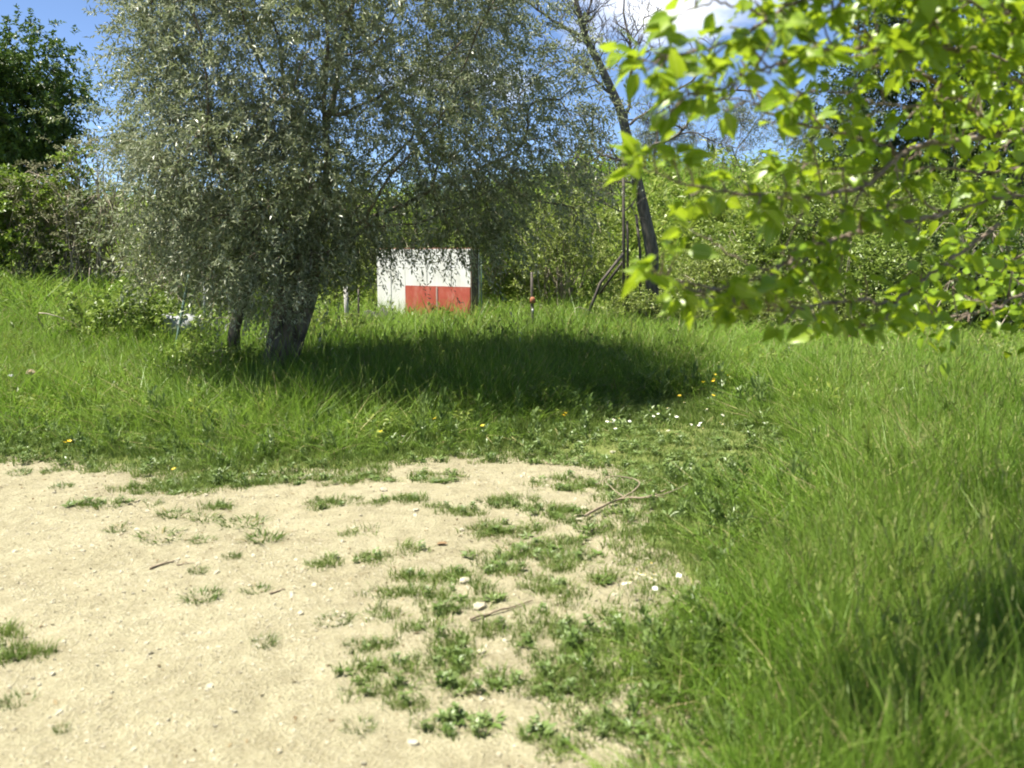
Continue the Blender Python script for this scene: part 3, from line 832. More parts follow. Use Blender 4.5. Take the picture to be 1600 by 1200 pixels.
nodes, par = colonize([tp[-7], tp[-1], tp[-1] + [0.12, 0.05, 0.3]], att, 0.17, 0.28, 70, (0, 0, 0.06))
mb = MB(); rr_, ends = skeleton_mesh(mb, nodes, par, 0.0065, 2.1, 8, 0.17)
mb.build('branch', M['bark_olive'], olive, origin=ob)
nsp = 33
base = np.repeat(cl, nsp, 0) + rng.normal(size=(len(cl) * nsp, 3)) * np.array([0.25, 0.25, 0.22]) * rng.uniform(0.7, 1.25, (len(cl), 1)).repeat(nsp, 0)
out_d = nrm(base - np.array([-2.0, 10.05, 3.0])) * 0.7 + nrm(base - np.repeat(cl, nsp, 0)) * 0.6 + rng.normal(size=base.shape) * 0.4
k = drip(base - [0, 0, 0.12]); base, out_d = base[k], out_d[k]
# long hanging shoots all over the outline
nd = nodes[ends]; ext = np.concatenate([nd, cl])[rng.integers(0, len(nd) + len(cl), 900)] + rng.normal(size=(900, 3)) * 0.15
e_d = nrm(ext - np.array([-2.0, 10.05, 3.2])) + rng.normal(size=ext.shape) * 0.35 + [0, 0, 0.1]
v1, t1, w1, x1 = sprigs(base, out_d, rng.uniform(0.14, 0.30, len(base)), 14, 0.062, 0.0195, 0.35, 0.75, 0.002)
v2, t2, w2, x2 = sprigs(ext, e_d, rng.uniform(0.3, 0.65, 900), 20, 0.06, 0.018, 0.35, 0.7, 0.003)
me = crown_mesh('crown', [(v1, t1, 0), (v2, t2, 0), (w1, x1, 1), (w2, x2, 1)], [M['olive_leaf'], M['twig']])
at_origin(link('crown', me, olive), ob)
print('olive', len(me.polygons))

def broad_tree(name, label, cat, base, ell, ncl, nsp, K, ln, wd, leafm, barkm, trunk_r, group=None, clr=0.4, L=(0.15, 0.4), inner=0.4, step=None, fork=0.45):
    base = np.array(base, float)
    t = thing(name, base, label, cat, group)
    cl = pts_in(ell, ncl, inner)
    c0 = np.array(ell[0][:3]); zb = base[2]
    fk = base + (c0 - base) * fork
    path = smooth_path([base - [0, 0, 0.2], base * 0.6 + fk * 0.4 + rng.normal(size=3) * 0.05, fk], 4)
    st = step or np.linalg.norm(np.array(ell[0][3:])) * 0.09
    nodes, par = colonize([fk - [0, 0, st], fk], cl, st, st * 1.6, 50)
    mb = MB(); mb.tube(path, np.linspace(trunk_r * 1.25, trunk_r * 0.85, len(path)), 12, lobe=lambda a, q: 1 + 0.1 * np.sin(3 * a + 2 * q)); mb.build('trunk', M[barkm], t, origin=base)
    mb = MB(); skeleton_mesh(mb, nodes, par, trunk_r * 0.05, 2.2, 6, trunk_r * 0.8); mb.build('branch', M[barkm], t, origin=base)
    b = np.repeat(cl, nsp, 0) + rng.normal(size=(len(cl) * nsp, 3)) * clr
    d = nrm(b - np.repeat(cl, nsp, 0)) * 0.8 + nrm(b - c0) * 0.6 + rng.normal(size=b.shape) * 0.3
    v, tr, w, x = sprigs(b, d, rng.uniform(L[0], L[1], len(b)), K, ln, wd, 0.25, 0.8, ln * 0.04)
    me = crown_mesh('crown', [(v, tr, 0), (w, x, 1)], [M[leafm], M['twig']])
    at_origin(link('crown', me, t), base)
    return t

p = at(42, 160, 30); g = tz(p[0], 30)
broad_tree('oak_tree', 'dark green round crowned oak standing beyond the overgrown hedge', 'tree', (p[0] - 0.3, 30, g),
           [(p[0] - 0.4, 30, p[2], 2.35, 2.2, 2.3), (p[0] - 1.8, 30, p[2] + 0.3, 1.8, 2, 1.9), (p[0] + 0.9, 30, p[2] - 1.2, 1.2, 1.2, 1.0), (p[0] - 0.4, 30, p[2] - 1.6, 1.9, 1.6, 1.0)], 150, 26, 9, 0.15, 0.085, 'oak_leaf', 'bark_grey', 0.24, clr=0.27, L=(0.15, 0.4))
far_labels = [(1045, 212, 46, 1.5, 'small grey olive on the skyline close beside the bare tree'), (1150, 205, 50, 2.3, 'wide grey green olive on the skyline over the earthy bank'),
              (1262, 200, 52, 1.9, 'round grey olive on the skyline, second from the dark trees'), (1330, 205, 48, 1.6, 'small olive on the skyline next to the dark trees')]
for (px, py, d, r, lb) in far_labels:
    c = at(px, py, d); g = tz(c[0], d)
    broad_tree('hilltop_olive_tree', lb, 'tree', (c[0], d, g), [(c[0], d, max(c[2], g + 1.2), r, r, r * 0.75)], 26, 20, 8, 0.16, 0.05, 'olive_far', 'bark_grey', 0.12, 'olive trees along the skyline', clr=0.28, L=(0.2, 0.5))
for (px, py, d, r, lb) in [(1425, 110, 25, 3.0, 'tall dark tree behind the pear boughs with gaps of sky'), (1600, 130, 23, 3.0, 'dark tree at the edge of the picture behind the pear crown')]:
    c = at(px, py, d); g = tz(c[0], d)
    broad_tree('dark_tree', lb, 'tree', (c[0], d, g), [(c[0], d, c[2] + 0.4, r * 0.62, r * 0.7, r * 0.9), (c[0] - 0.2, d, c[2] - 1.0, r * 0.75, r * 0.7, r * 0.6)], 95, 24, 8, 0.13, 0.065, 'dark_leaf', 'bark_grey', 0.2, 'dark trees behind the pear tree', clr=0.3)

# ---- bare tree on the slope
BD = 16.0
bt0 = at(1022, 415, BD); bt0[2] = tz(bt0[0], BD)
bare = thing('bare_tree', bt0, 'leaning bare grey tree with thin leafless twigs against the sky', 'tree')
def px_path(l, d, spread=0.0, n=5, jit=0.0):
    return smooth_path([at(a, b, d + (spread * i / max(1, len(l) - 1))) for i, (a, b) in enumerate(l)], n, jit)
mb = MB()
trunk_pts = np.vstack([bt0 - [0, 0, .2], px_path([(1019, 392), (1010, 345), (1000, 300), (988, 250), (980, 215), (970, 175), (955, 140), (936, 100), (917, 62), (905, 22), (893, -25), (872, -90)], BD)])
mb.tube(trunk_pts, np.interp(np.linspace(0, 1, len(trunk_pts)), [0, 0.25, 0.6, 0.8, 1], [0.12, 0.09, 0.07, 0.05, 0.02]), 12, lobe=lambda a, t: 1 + 0.09 * np.sin(3 * a + 7 * t))
mb.build('trunk', M['bark_grey'], bare, origin=bt0)
limbs = [([(978, 205), (984, 150), (986, 97), (980, 50), (975, -10), (970, -60)], .045, .4), ([(984, 195), (1025, 165), (1060, 140), (1095, 112), (1120, 70)], .032, -.5),
         ([(995, 262), (1012, 232), (1060, 210), (1082, 185), (1110, 165), (1150, 140), (1185, 90)], .045, -.8), ([(1060, 210), (1090, 208), (1120, 224), (1150, 232)], .018, -.5),
         ([(962, 155), (932, 125), (920, 108), (890, 95), (860, 98)], .035, .4), ([(905, 55), (872, 37), (842, 15), (808, -6), (780, -40)], .04, -.3), ([(912, 45), (922, 10), (928, -40)], .035, .3),
         ([(990, 262), (965, 250), (935, 237), (928, 215), (916, 190)], .04, .5), ([(940, 240), (905, 262), (880, 262)], .02, .3), ([(992, 285), (960, 282), (925, 262), (900, 245)], .025, -.4),
         ([(940, 110), (965, 95), (990, 60), (1010, 20)], .025, .3), ([(1000, 300), (975, 330), (940, 315), (920, 300)], .018, -.3), ([(975, 190), (1005, 185), (1030, 195), (1050, 190)], .016, .4)]
mbb, mbt = MB(), MB()
def twigs(path, r, n, lv, ln):
    for k in range(n):
        i = rng.integers(max(1, len(path) // 5), len(path) - 1)
        d = nrm(path[min(i + 1, len(path) - 1)] - path[i - 1]); s = nrm(np.cross(d, rand_dir(1)[0]))
        dd = nrm(d * 0.6 + s * 0.9 + [0, 0, 0.25]); L_ = ln * rng.uniform(0.4, 1.1)
        q = [path[i]]
        for j in range(5):
            dd = nrm(dd + rng.normal(size=3) * 0.22 + [0, 0, 0.06]); q.append(q[-1] + dd * L_ / 5)
        q = np.array(q); rr0 = r * rng.uniform(0.35, 0.55)
        mbt.tube(q, np.linspace(max(rr0, 0.0045), 0.0028, 6), 4, cap=False)
        if lv > 0: twigs(q, rr0, 4, lv - 1, ln * 0.55)
for (l, r, sp) in limbs:
    path = px_path(l, BD, sp, 4, 0.012)
    mbb.tube(path, np.linspace(r * 0.8, 0.007, len(path)), 7, cap=False)
    twigs(path, r, 7, 2, 0.75)
twigs(trunk_pts[28:], 0.03, 14, 2, 0.8)
mbb.build('branch', M['bark_grey'], bare, origin=bt0)
tag(mbt.build('twigs', M['bark_grey'], bare, origin=bt0), kind='stuff')

# ---- shrubs on the slope
def shrub(name, label, c, r, n, mat, ln, wd, group=None, K=9, dry=0, L=(0.12, 0.35)):
    """low bush that stands on the ground: stems from one root, leafy outside"""
    x, y = c[0], c[1]; g = tz(x, y); base = np.array([x, y, g])
    t = thing(name, base, label, 'bush', group)
    h = max(c[2] - g, 0.15)
    nc = max(8, n // 26)
    d = rand_dir(nc); d[:, 2] = np.abs(d[:, 2]); cl = np.array([x, y, g + h * 0.35]) + d * np.array(r) * rng.uniform(0.5, 1.0, (nc, 1))
    mb = MB()
    for q in cl[::max(1, nc // 26)]:
        a = base + rng.normal(size=3) * np.array([0.2, 0.2, 0]) * r[0]
        mb.tube(smooth_path([a - [0, 0, .05], (a + q) / 2 + rng.normal(size=3) * 0.12 + [0, 0, 0.1], q], 3), np.linspace(0.014, 0.005, 7), 5, cap=False)
    for k in range(dry):
        a = base + rng.normal(size=3) * np.array([0.7, 0.5, 0]) * r[0]; e = a + np.array([rng.normal() * 0.5, rng.normal() * 0.3, rng.uniform(0.6, 1.2) * r[2] * 1.2])
        mb.tube(smooth_path([a, (a + e) / 2 + rng.normal(size=3) * 0.2, e, e + np.array([rng.normal() * 0.35, rng.normal() * 0.2, -0.3])], 3), np.linspace(0.012, 0.004, 10), 4, cap=False)
    tag(mb.build('stems', M['dry_vine'], t, origin=base), kind='stuff')
    b = cl[rng.integers(0, nc, n)] + rng.normal(size=(n, 3)) * np.array(r) * 0.24
    b[:, 2] = np.maximum(b[:, 2], terrain(b[:, 0], b[:, 1]) + 0.03)
    dd = nrm(b - base) + rng.normal(size=b.shape) * 0.5 + [0, 0, 0.2]
    v, tr, w, xx = sprigs(b, dd, rng.uniform(L[0], L[1], n), K, ln, wd, 0.3, 0.85, 0.003)
    me = crown_mesh('foliage', [(v, tr, 0), (w, xx, 1)], [M[mat], M['dry_vine']])
    at_origin(link('foliage', me, t), base)
    return t
G1 = 'bushes on the slope behind the meadow'
for (px, py, d, r, n, mat, ln, wd, dry, lb) in [
    (1235, 340, 19.0, (1.1, 1.0, 1.35), 900, 'bramble_leaf', .085, .052, 4, 'dark green bramble under the middle pear bough'),
    (1120, 400, 17.5, (1.2, 0.9, 0.8), 700, 'shrub_leaf', .075, .042, 4, 'light green bush just beside the foot of the bare tree'),
    (1400, 420, 16.5, (1.5, 1.1, 1.15), 1000, 'bramble_leaf', .085, .052, 8, 'wide bramble thicket below the lower pear boughs'),
    (1580, 400, 15.0, (1.35, 1.1, 1.35), 900, 'dark_leaf', .08, .05, 24, 'dark thicket full of dry brown canes at the edge of the meadow'),
    (1480, 480, 15.2, (1.0, 0.7, 0.6), 500, 'bramble_leaf', .08, .05, 4, 'low leafy bush in front of the dark thicket'),
    (1330, 300, 21.5, (1.5, 1.0, 0.9), 700, 'shrub_leaf', .09, .055, 4, 'bush high on the slope behind the pear leaves'),
    (1490, 280, 20.0, (1.5, 1.0, 1.2), 700, 'bramble_leaf', .09, .055, 6, 'tall bush on the slope under the dark trees'),
    (885, 330, 18.5, (1.0, 0.9, 1.6), 900, 'shrub_leaf', .07, .036, 10, 'yellowish bush behind the wire fence'),
    (770, 350, 19.5, (0.9, 1.0, 1.9), 800, 'bramble_leaf', .075, .042, 8, 'upright bush rising just right of the white shed'),
    (660, 330, 22.0, (1.6, 1.2, 1.5), 600, 'bramble_leaf', .09, .052, 4, 'dark bush directly behind the white shed'),
    (520, 420, 20.0, (1.6, 1.0, 1.3), 600, 'shrub_leaf', .085, .045, 6, 'bush seen between olive trunk and white shed'),
    (520, 520, 13.8, (0.75, 0.5, 0.35), 420, 'shrub_leaf', .06, .034, 0, 'low pale leafed bush between olive trunk and concrete post'),
    (205, 480, 11.8, (0.75, 0.6, 0.5), 420, 'bramble_leaf', .075, .05, 2, 'dark broad leafed bush beside the plastic sack'),
    (300, 470, 14.6, (0.9, 0.5, 0.7), 160, 'shrub_leaf', .06, .03, 90, 'tangle of dry brown stalks behind the plastic sack'),
    (330, 545, 9.9, (0.6, 0.4, 0.28), 170, 'bramble_leaf', .07, .03, 0, 'low dark weedy bush left of the olive trunk'),
    (1000, 450, 15.4, (0.9, 0.6, 0.35), 420, 'shrub_leaf', .065, .036, 2, 'low green bush at the foot of the fence pole'),
    (1270, 470, 15.8, (1.2, 0.7, 0.45), 520, 'shrub_leaf', .07, .042, 3, 'low light green bush along the top of the meadow')]:
    shrub('bush', lb, at(px, py, d), r, n, mat, ln, wd, G1, dry=dry)

# ---- overgrown hedge on the bank
hb = np.array([-8.3, 15.5, tz(-8.3, 15.5)])
hedge = thing('overgrown_hedge', hb, 'overgrown hedge of creeper and dry grey vines on the bank', 'hedge')
mb = MB()
for k in range(200):
    x = rng.uniform(-11.5, -4.6); y = 15.3 + rng.normal() * 0.35 + (x + 8) * -0.05; g = tz(x, y)
    h = (2.4 + 0.3 * math.sin(x * 1.7)) * rng.uniform(0.6, 1.05)
    p0 = np.array([x, y, g - 0.05]); p3 = p0 + [rng.normal() * 0.35, rng.normal() * 0.2 - 0.1, h]
    p4 = p3 + [rng.normal() * 0.4, -0.25, -rng.uniform(0.2, 1.3)]
    mb.tube(smooth_path([p0, (p0 * 2 + p3) / 3 + rng.normal(size=3) * 0.1, (p0 + 2 * p3) / 3 + rng.normal(size=3) * 0.12, p3, p4], 3), np.linspace(0.016, 0.004, 13), 4, cap=False)
tag(mb.build('stems', M['dry_vine'], hedge, origin=hb), kind='stuff')
n = 8200
x = rng.uniform(-11.6, -4.5, n); u = rng.uniform(size=n); y = 15.3 + rng.normal(size=n) * 0.5 - (x + 8) * 0.05
hgt = (2.35 + 0.35 * np.sin(x * 1.7) + 0.3 * (fbm(x * 1.5, u * 0, 77.0) - .5)) 
z = terrain(x, y) + hgt * np.sqrt(u)
k = rng.uniform(size=n) < np.clip(0.25 + 0.9 * (fbm(x * 1.1, z * 1.1, 80.0) > 0.47) + 0.6 * sstep(0.8, 1.0, u) + 0.5 * (x < -8.0) - 0.25 * (x > -7.6), 0, 1)
b = np.stack([x, y, z], 1)[k]
dd = rng.normal(size=b.shape) + [0, -0.5, 0.3]
grn = (b[:, 0] < -7.9 + 0.8 * rng.normal(size=len(b)))
v1, t1, w1, x1 = sprigs(b[grn], dd[grn], rng.uniform(0.12, 0.35, grn.sum()), 10, 0.075, 0.055, 0.3, 0.9, 0.003)
v2, t2, w2, x2 = sprigs(b[~grn], dd[~grn], rng.uniform(0.12, 0.35, (~grn).sum()), 10, 0.055, 0.026, 0.3, 0.8, 0.003)
me = crown_mesh('foliage', [(v1, t1, 0), (v2, t2, 1), (w1, x1, 2), (w2, x2, 2)], [M['hedge_leaf'], M['vine_leaf'], M['dry_vine']])
at_origin(link('foliage', me, hedge), hb)

# ------------------------------------------------------------------ pear tree in the foreground
pb = np.array([2.75, 3.9, tz(2.75, 3.9)])
pear = thing('pear_tree', pb, 'bright green pear tree whose leafy boughs reach in over the meadow', 'tree')
fork = np.array([2.6, 3.75, 1.35])
mb = MB(); q = smooth_path([pb - [0, 0, .1], pb + [-.03, 0, .5], fork, fork + [-.25, -.25, .9]], 6)
mb.tube(q, np.linspace(0.12, 0.06, len(q)), 16, lobe=lambda a, t: 1 + 0.08 * np.sin(3 * a + 5 * t)); mb.build('trunk', M['bark_pear'], pear, origin=pb)
# boughs: photograph survey points with distance ahead, start radius, leaf clusters per metre
BOUGHS = [
 ([(1640, 205, 3.3), (1562, 210, 3.15), (1442, 229, 2.95), (1405, 245, 2.85), (1352, 290, 2.75), (1277, 304, 2.65), (1225, 309, 2.6), (1142, 300, 2.5), (1060, 283, 2.42), (1005, 262, 2.38)], .017, 18),
 ([(1405, 245, 2.85), (1375, 225, 2.85), (1319, 210, 2.8), (1225, 187, 2.75), (1176, 161, 2.7), (1120, 148, 2.65)], .009, 14),
 ([(1352, 290, 2.75), (1332, 319, 2.7), (1300, 345, 2.65), (1262, 352, 2.6), (1220, 330, 2.55)], .007, 7),
 ([(1680, 430, 3.6), (1600, 457, 3.35), (1546, 484, 3.2), (1472, 496, 3.1), (1423, 488, 3.0)], .013, 15),
 ([(1560, 350, 3.2), (1500, 395, 3.05), (1435, 443, 2.9), (1394, 480, 2.8), (1377, 505, 2.75), (1324, 513, 2.7)], .010, 17),
 ([(1480, 330, 3.0), (1400, 350, 2.85), (1291, 377, 2.7), (1245, 402, 2.6), (1204, 426, 2.52), (1150, 446, 2.45), (1090, 455, 2.4), (1020, 420, 2.32)], .011, 20),
 ([(1245, 402, 2.6), (1190, 420, 2.6), (1121, 385, 2.6), (1080, 356, 2.6)], .006, 2),
 ([(1394, 480, 2.8), (1330, 470, 2.7), (1270, 478, 2.6), (1200, 486, 2.5), (1140, 480, 2.42)], .007, 24),
 ([(1640, 60, 3.0), (1520, 75, 2.8), (1400, 80, 2.65), (1300, 75, 2.55), (1235, 95, 2.5), (1180, 112, 2.45), (1131, 135, 2.4), (1060, 145, 2.36)], .013, 17),
 ([(1600, -60, 2.9), (1420, -30, 2.7), (1290, -12, 2.6), (1232, 8, 2.55), (1202, 30, 2.5), (1142, 64, 2.45), (1060, 85, 2.4), (1005, 95, 2.38)], .012, 16),
 ([(1202, 30, 2.5), (1160, 10, 2.5), (1110, 5, 2.45), (1060, 22, 2.42)], .006, 9),
 ([(1562, 210, 3.15), (1500, 150, 3.0), (1430, 110, 2.9), (1360, 60, 2.8), (1310, 20, 2.7), (1260, -30, 2.6)], .010, 15),
 ([(1640, 130, 3.1), (1560, 120, 2.9), (1480, 60, 2.75), (1440, 10, 2.6), (1400, -50, 2.5)], .010, 16),
 ([(1640, 300, 3.3), (1560, 310, 3.1), (1480, 330, 3.0), (1420, 310, 2.9), (1370, 330, 2.8), (1300, 410, 2.7)], .010, 10),
 ([(1640, 255, 3.3), (1540, 270, 3.1), (1470, 262, 3.0), (1400, 268, 2.9), (1300, 262, 2.8), (1230, 250, 2.7)], .009, 9),
 ([(1660, 10, 2.9), (1570, 20, 2.7), (1500, 0, 2.6), (1450, -40, 2.5)], .010, 15),
 ([(1500, 150, 3.0), (1440, 165, 2.9), (1370, 160, 2.8), (1300, 140, 2.7), (1240, 150, 2.65)], .008, 15)]
leafP = []           # (position, direction, size, bough index)
bough_objs = []
for bi, (l, r, dens) in enumerate(BOUGHS):
    path = smooth_path([at(*p) for p in l], 7, 0.004)
    mb = MB()
    if l[0][0] >= 1640:          # tie the bough to the trunk outside the picture
        j = fork + np.array([-0.2, -0.2, rng.uniform(0, 0.9)])
        j[2] = np.clip(path[0][2] - 0.45, 0.7, 2.3)
        if j[2] < fork[2]: j[:2] = q[np.argmin(abs(q[:, 2] - j[2])), :2]
        path = np.vstack([smooth_path([j, (j + path[0]) / 2 + [0, 0, .06], path[0]], 5)[:-1], path])
    rad = np.linspace(r * 0.72, 0.002, len(path))
    mb.tube(path, rad, 8, cap=False)
    seg = np.linalg.norm(np.diff(path, axis=0), axis=1); cum = np.concatenate([[0], np.cumsum(seg)]); T = cum[-1]
    nspur = int(T * dens * (1.12 if bi not in (8, 9, 11, 12, 15, 16) else 1.8))
    for k in range(nspur):
        f = 0.10 + 0.90 * (k + rng.uniform()) / nspur; dd = f * T
        pnt = np.array([np.interp(dd, cum, path[:, c]) for c in range(3)])
        i = min(np.searchsorted(cum, dd), len(path) - 1); tg = nrm(path[i] - path[i - 1])
        sd = nrm(np.cross(tg, rand_dir(1)[0])) + [0, 0, 0.2]
        sl = rng.uniform(0.02, 0.09) * (1.0 if rng.uniform() < .8 else 2.2)
        e = pnt + nrm(sd + tg * 0.6) * sl
        mb.tube(smooth_path([pnt, (pnt + e) / 2 + rng.normal(size=3) * 0.005, e], 2), np.linspace(0.0035, 0.0025, 5), 5, cap=False)
        for c in range(rng.integers(3, 7)):
            a = rng.uniform(0, 6.28)
            ld = nrm(np.array([math.cos(a), math.sin(a), rng.uniform(-1.0, 0.15)]) + sd * 0.35)
            leafP.append((e, ld, rng.uniform(0.042, 0.082) * (1.0 if f < .8 else 1.12), bi))
    for c in range(9):
        ld = nrm(nrm(path[-1] - path[-3]) * 0.8 + rng.normal(size=3) * 0.7 + [0, 0, -0.25]); leafP.append((path[-1], ld, rng.uniform(0.06, 0.095), bi))
    bough_objs.append(mb.build('branch', M['bark_pear'], pear, origin=pb))

def pear_leaf_mesh(i):
    """ovate glossy leaf along +X, unit length with stalk, folded on the midrib and curled"""
    prof = [(0.0, 0.0), (0.10, 0.16), (0.25, 0.25), (0.42, 0.262), (0.62, 0.20), (0.82, 0.09), (1.0, 0.0)]
    curl = random.uniform(0.15, 0.55); fold = random.uniform(0.18, 0.5); wav = random.uniform(0, 6)
    v, f = [], []
    stalk = 0.38
    def bend(x): return -curl * x * x * 0.55
    v += [(0, -0.011, 0), (0, 0.011, 0), (stalk, 0.011, 0.01), (stalk, -0.011, 0.01)]; f.append((0, 1, 2, 3))
    i0 = len(v)
    for k, (x, w) in enumerate(prof):
        z = bend(x) + 0.01
        c = len(v)
        v += [(stalk + x * (1 - 0.12 * curl), 0, z), (stalk + x * (1 - 0.12 * curl), w, z + w * fold + 0.018 * math.sin(wav + x * 11)), (stalk + x * (1 - 0.12 * curl), -w, z + w * fold + 0.018 * math.sin(wav * 2 + x * 9))]
    for k in range(len(prof) - 1):
        a, b = i0 + 3 * k, i0 + 3 * k + 3
        f += [(a, b, b + 1, a + 1), (a, a + 2, b + 2, b)]
    me = bpy.data.meshes.new('leaf'); me.from_pydata(v, [], f); me.materials.append(M['pear_leaf'])
    me.polygons.foreach_set('use_smooth', [True] * len(me.polygons)); me.update()
    return me
LM = [pear_leaf_mesh(i) for i in range(9)]
lp = np.array([a[0] for a in leafP]); ld = np.array([a[1] for a in leafP]); ls = np.array([a[2] for a in leafP])
c_, s_ = math.cos(PITCH), math.sin(PITCH)
def project(P):
    d = P - np.array([0, 0, CAM_H]); fw = d[:, 1] * c_ - d[:, 2] * s_; up = d[:, 1] * s_ + d[:, 2] * c_
    return 800 + FPX * d[:, 0] / fw, 600 - FPX * up / fw, fw
pu, pv, pf = project(lp + ld * ls[:, None])
keep_l = pv < 500 + 62 * vnoise(pu / 45.0, pu * 0, 5.0)
lp, ld, ls, pu, pv, pf = lp[keep_l], ld[keep_l], ls[keep_l], pu[keep_l], pv[keep_l], pf[keep_l]; leafP = [l for l, k_ in zip(leafP, keep_l) if k_]
vis = (pu > 5) & (pu < 1595) & (pv > 5) & (pv < 1190)
score = np.where(vis, ls / pf, 0) * (1 + 0.9 * (pu < 1280)) 
order = np.argsort(-score)
def leaf_matrix(p, d, s):
    roll = random.gauss(0, 0.7)
    x = Vector(d); up = Vector((0, 0, 1)); y = up.cross(x)
    y = y.normalized() if y.length > 0.05 else Vector((0, 1, 0)); z = x.cross(y)
    m = Matrix((x, y, z)).transposed() @ Matrix.Rotation(roll, 3, 'X')
    return Matrix.Translation(Vector(p)) @ m.to_4x4() @ Matrix.Diagonal((s, s, s, 1))
rest_v, rest_f, off = [], [], 0
LVS = [np.array([v.co for v in m.vertices]) for m in LM]; LFS = [[tuple(p_.vertices) for p_ in m.polygons] for m in LM]
for rank, i in enumerate(order):
    mw = leaf_matrix(lp[i], ld[i], ls[i]); k = int(rng.integers(0, len(LM)))
    if rank < 300:
        o = bpy.data.objects.new('leaf', LM[k]); COL.objects.link(o); o.parent = bough_objs[leafP[i][3]]
        o.matrix_local = Matrix.Translation(-Vector(pb)) @ mw
    else:
        A = np.array(mw); rest_v.append(LVS[k] @ A[:3, :3].T + A[:3, 3]); rest_f += [tuple(a + off for a in f) for f in LFS[k]]; off += len(LVS[k])
# rest of the crown; unseen boughs overhead added to shade the near right grass
UP = [(2.7, 4.2, 3.1, 1.1, 1.2, 0.8), (0.45, 2.0, 3.15, 0.85, 0.7, 0.3), (2.9, 4.4, 2.2, 0.8, 1.0, 0.9), (1.3, 2.6, 3.0, 0.5, 0.3, 0.15)]
ca = pts_in(UP, 300, 0.2)
u_, v_, f_ = project(ca); ca = ca[(v_ < -60) | (u_ > 1660) | (f_ < 0.2)]
ca = np.concatenate([ca, pts_in([(2.25, 3.75, 2.35, 0.75, 0.5, 0.62), (1.75, 3.5, 2.7, 0.5, 0.5, 0.3), (2.45, 4.1, 1.55, 0.6, 0.4, 0.55)], 135, 0.2)])
nodes, par = colonize([q[-4], q[-1]], ca, 0.11, 0.16, 60)
mb = MB(); skeleton_mesh(mb, nodes, par, 0.0028, 2.2, 6, 0.05); mb.build('branch', M['bark_pear'], pear, origin=pb)
for p_ in ca:
    for c in range(12 if p_[0] > 1.6 else 6):
        dv = nrm(rng.normal(size=3) + [0, 0, -0.3]); A = np.array(leaf_matrix(p_ + rng.normal(size=3) * 0.06, dv, rng.uniform(0.055, 0.09))); k = int(rng.integers(0, len(LM)))
        rest_v.append(LVS[k] @ A[:3, :3].T + A[:3, 3]); rest_f += [tuple(a + off for a in f) for f in LFS[k]]; off += len(LVS[k])
me = bpy.data.meshes.new('crown'); me.from_pydata((np.concatenate(rest_v) - pb).tolist(), [], rest_f); me.materials.append(M['pear_leaf_far'])
me.polygons.foreach_set('use_smooth', [True] * len(me.polygons)); me.update()
tag(link('crown', me, pear), kind='stuff')
print('pear leaves', len(leafP), int(vis.sum()), len(ca) * 12)

# ------------------------------------------------------------------ things among the grass
# white shed with a red door
A, B = at(588, 391, 17.9), at(736, 387, 16.6)
W = math.hypot(B[0] - A[0], B[1] - A[1]); rz = math.atan2(B[1] - A[1], B[0] - A[0])
mid = (A + B) / 2; g = tz(mid[0], mid[1]) - 0.05; H = mid[2] - g
shed = thing('garden_shed', (mid[0], mid[1], g), 'small white metal shed with a red double door behind the olive', 'shed', rz=rz)
dep = 0.22
zt = at(684, 447, 17.1)[2] - g; zb_ = max(0.10, at(684, 512, 17.1)[2] - g - 0.12)
dx0 = -W / 2 + W * 0.315; dx1 = W / 2 - 0.012
def part(name, mat, boxes, parent, **kw):
    mb = MB()
    for c, s in boxes: mb.box(c, s, bev=kw.get('bev', 0.006))
    return mb.build(name, M[mat], parent, smooth=False)
part('wall', 'white_paint', [((( -W / 2 + dx0) / 2, 0.02, H / 2), (dx0 + W / 2, 0.04, H)), (((dx0 + dx1) / 2, 0.02, (zt + H) / 2), (dx1 - dx0, 0.04, H - zt)), (((dx0 + dx1) / 2, 0.02, zb_ / 2), (dx1 - dx0, 0.04, zb_))], shed)
part('wall', 'white_paint', [((-W / 2 + 0.02, dep / 2 + 0.04, H / 2), (0.04, dep, H - 0.004))], shed)
part('wall', 'old_wood', [((W / 2 - 0.005, dep / 2, H / 2 - 0.002), (0.04, dep, H - 0.01))], shed)
part('wall', 'white_paint', [((0, dep + 0.062, H / 2), (W - 0.06, 0.04, H - 0.006))], shed)
part('roof', 'roof_sheet', [((0, dep / 2 + 0.05, H + 0.012), (W + 0.02, dep + 0.08, 0.02))], shed)
hw = (dx1 - dx0) / 2
for k in range(2):
    cx = dx0 + hw * (k + 0.5)
    dr = part('door', 'red_paint', [((cx, 0.008, (zt + zb_) / 2), (hw - 0.012, 0.035, zt - zb_ - 0.012))], shed)
    hd = part('handle', 'dark_iron', [((cx + (0.5 - k) * (hw - 0.16), -0.022, (zt + zb_) / 2), (0.02, 0.025, 0.09))], dr)
part('door_strip', 'faded_paint', [((dx0 + hw, -0.014, (zt + zb_) / 2), (0.045, 0.012, zt - zb_ - 0.03))], shed)
for f_ in (0.16, 0.55, 0.80):
    part('wall_seam', 'concrete', [((-W / 2 + W * f_, -0.003, (zt + H) / 2 if f_ > 0.3 else H / 2), (0.012, 0.008, (H - zt - 0.02) if f_ > 0.3 else H - 0.02))], shed)

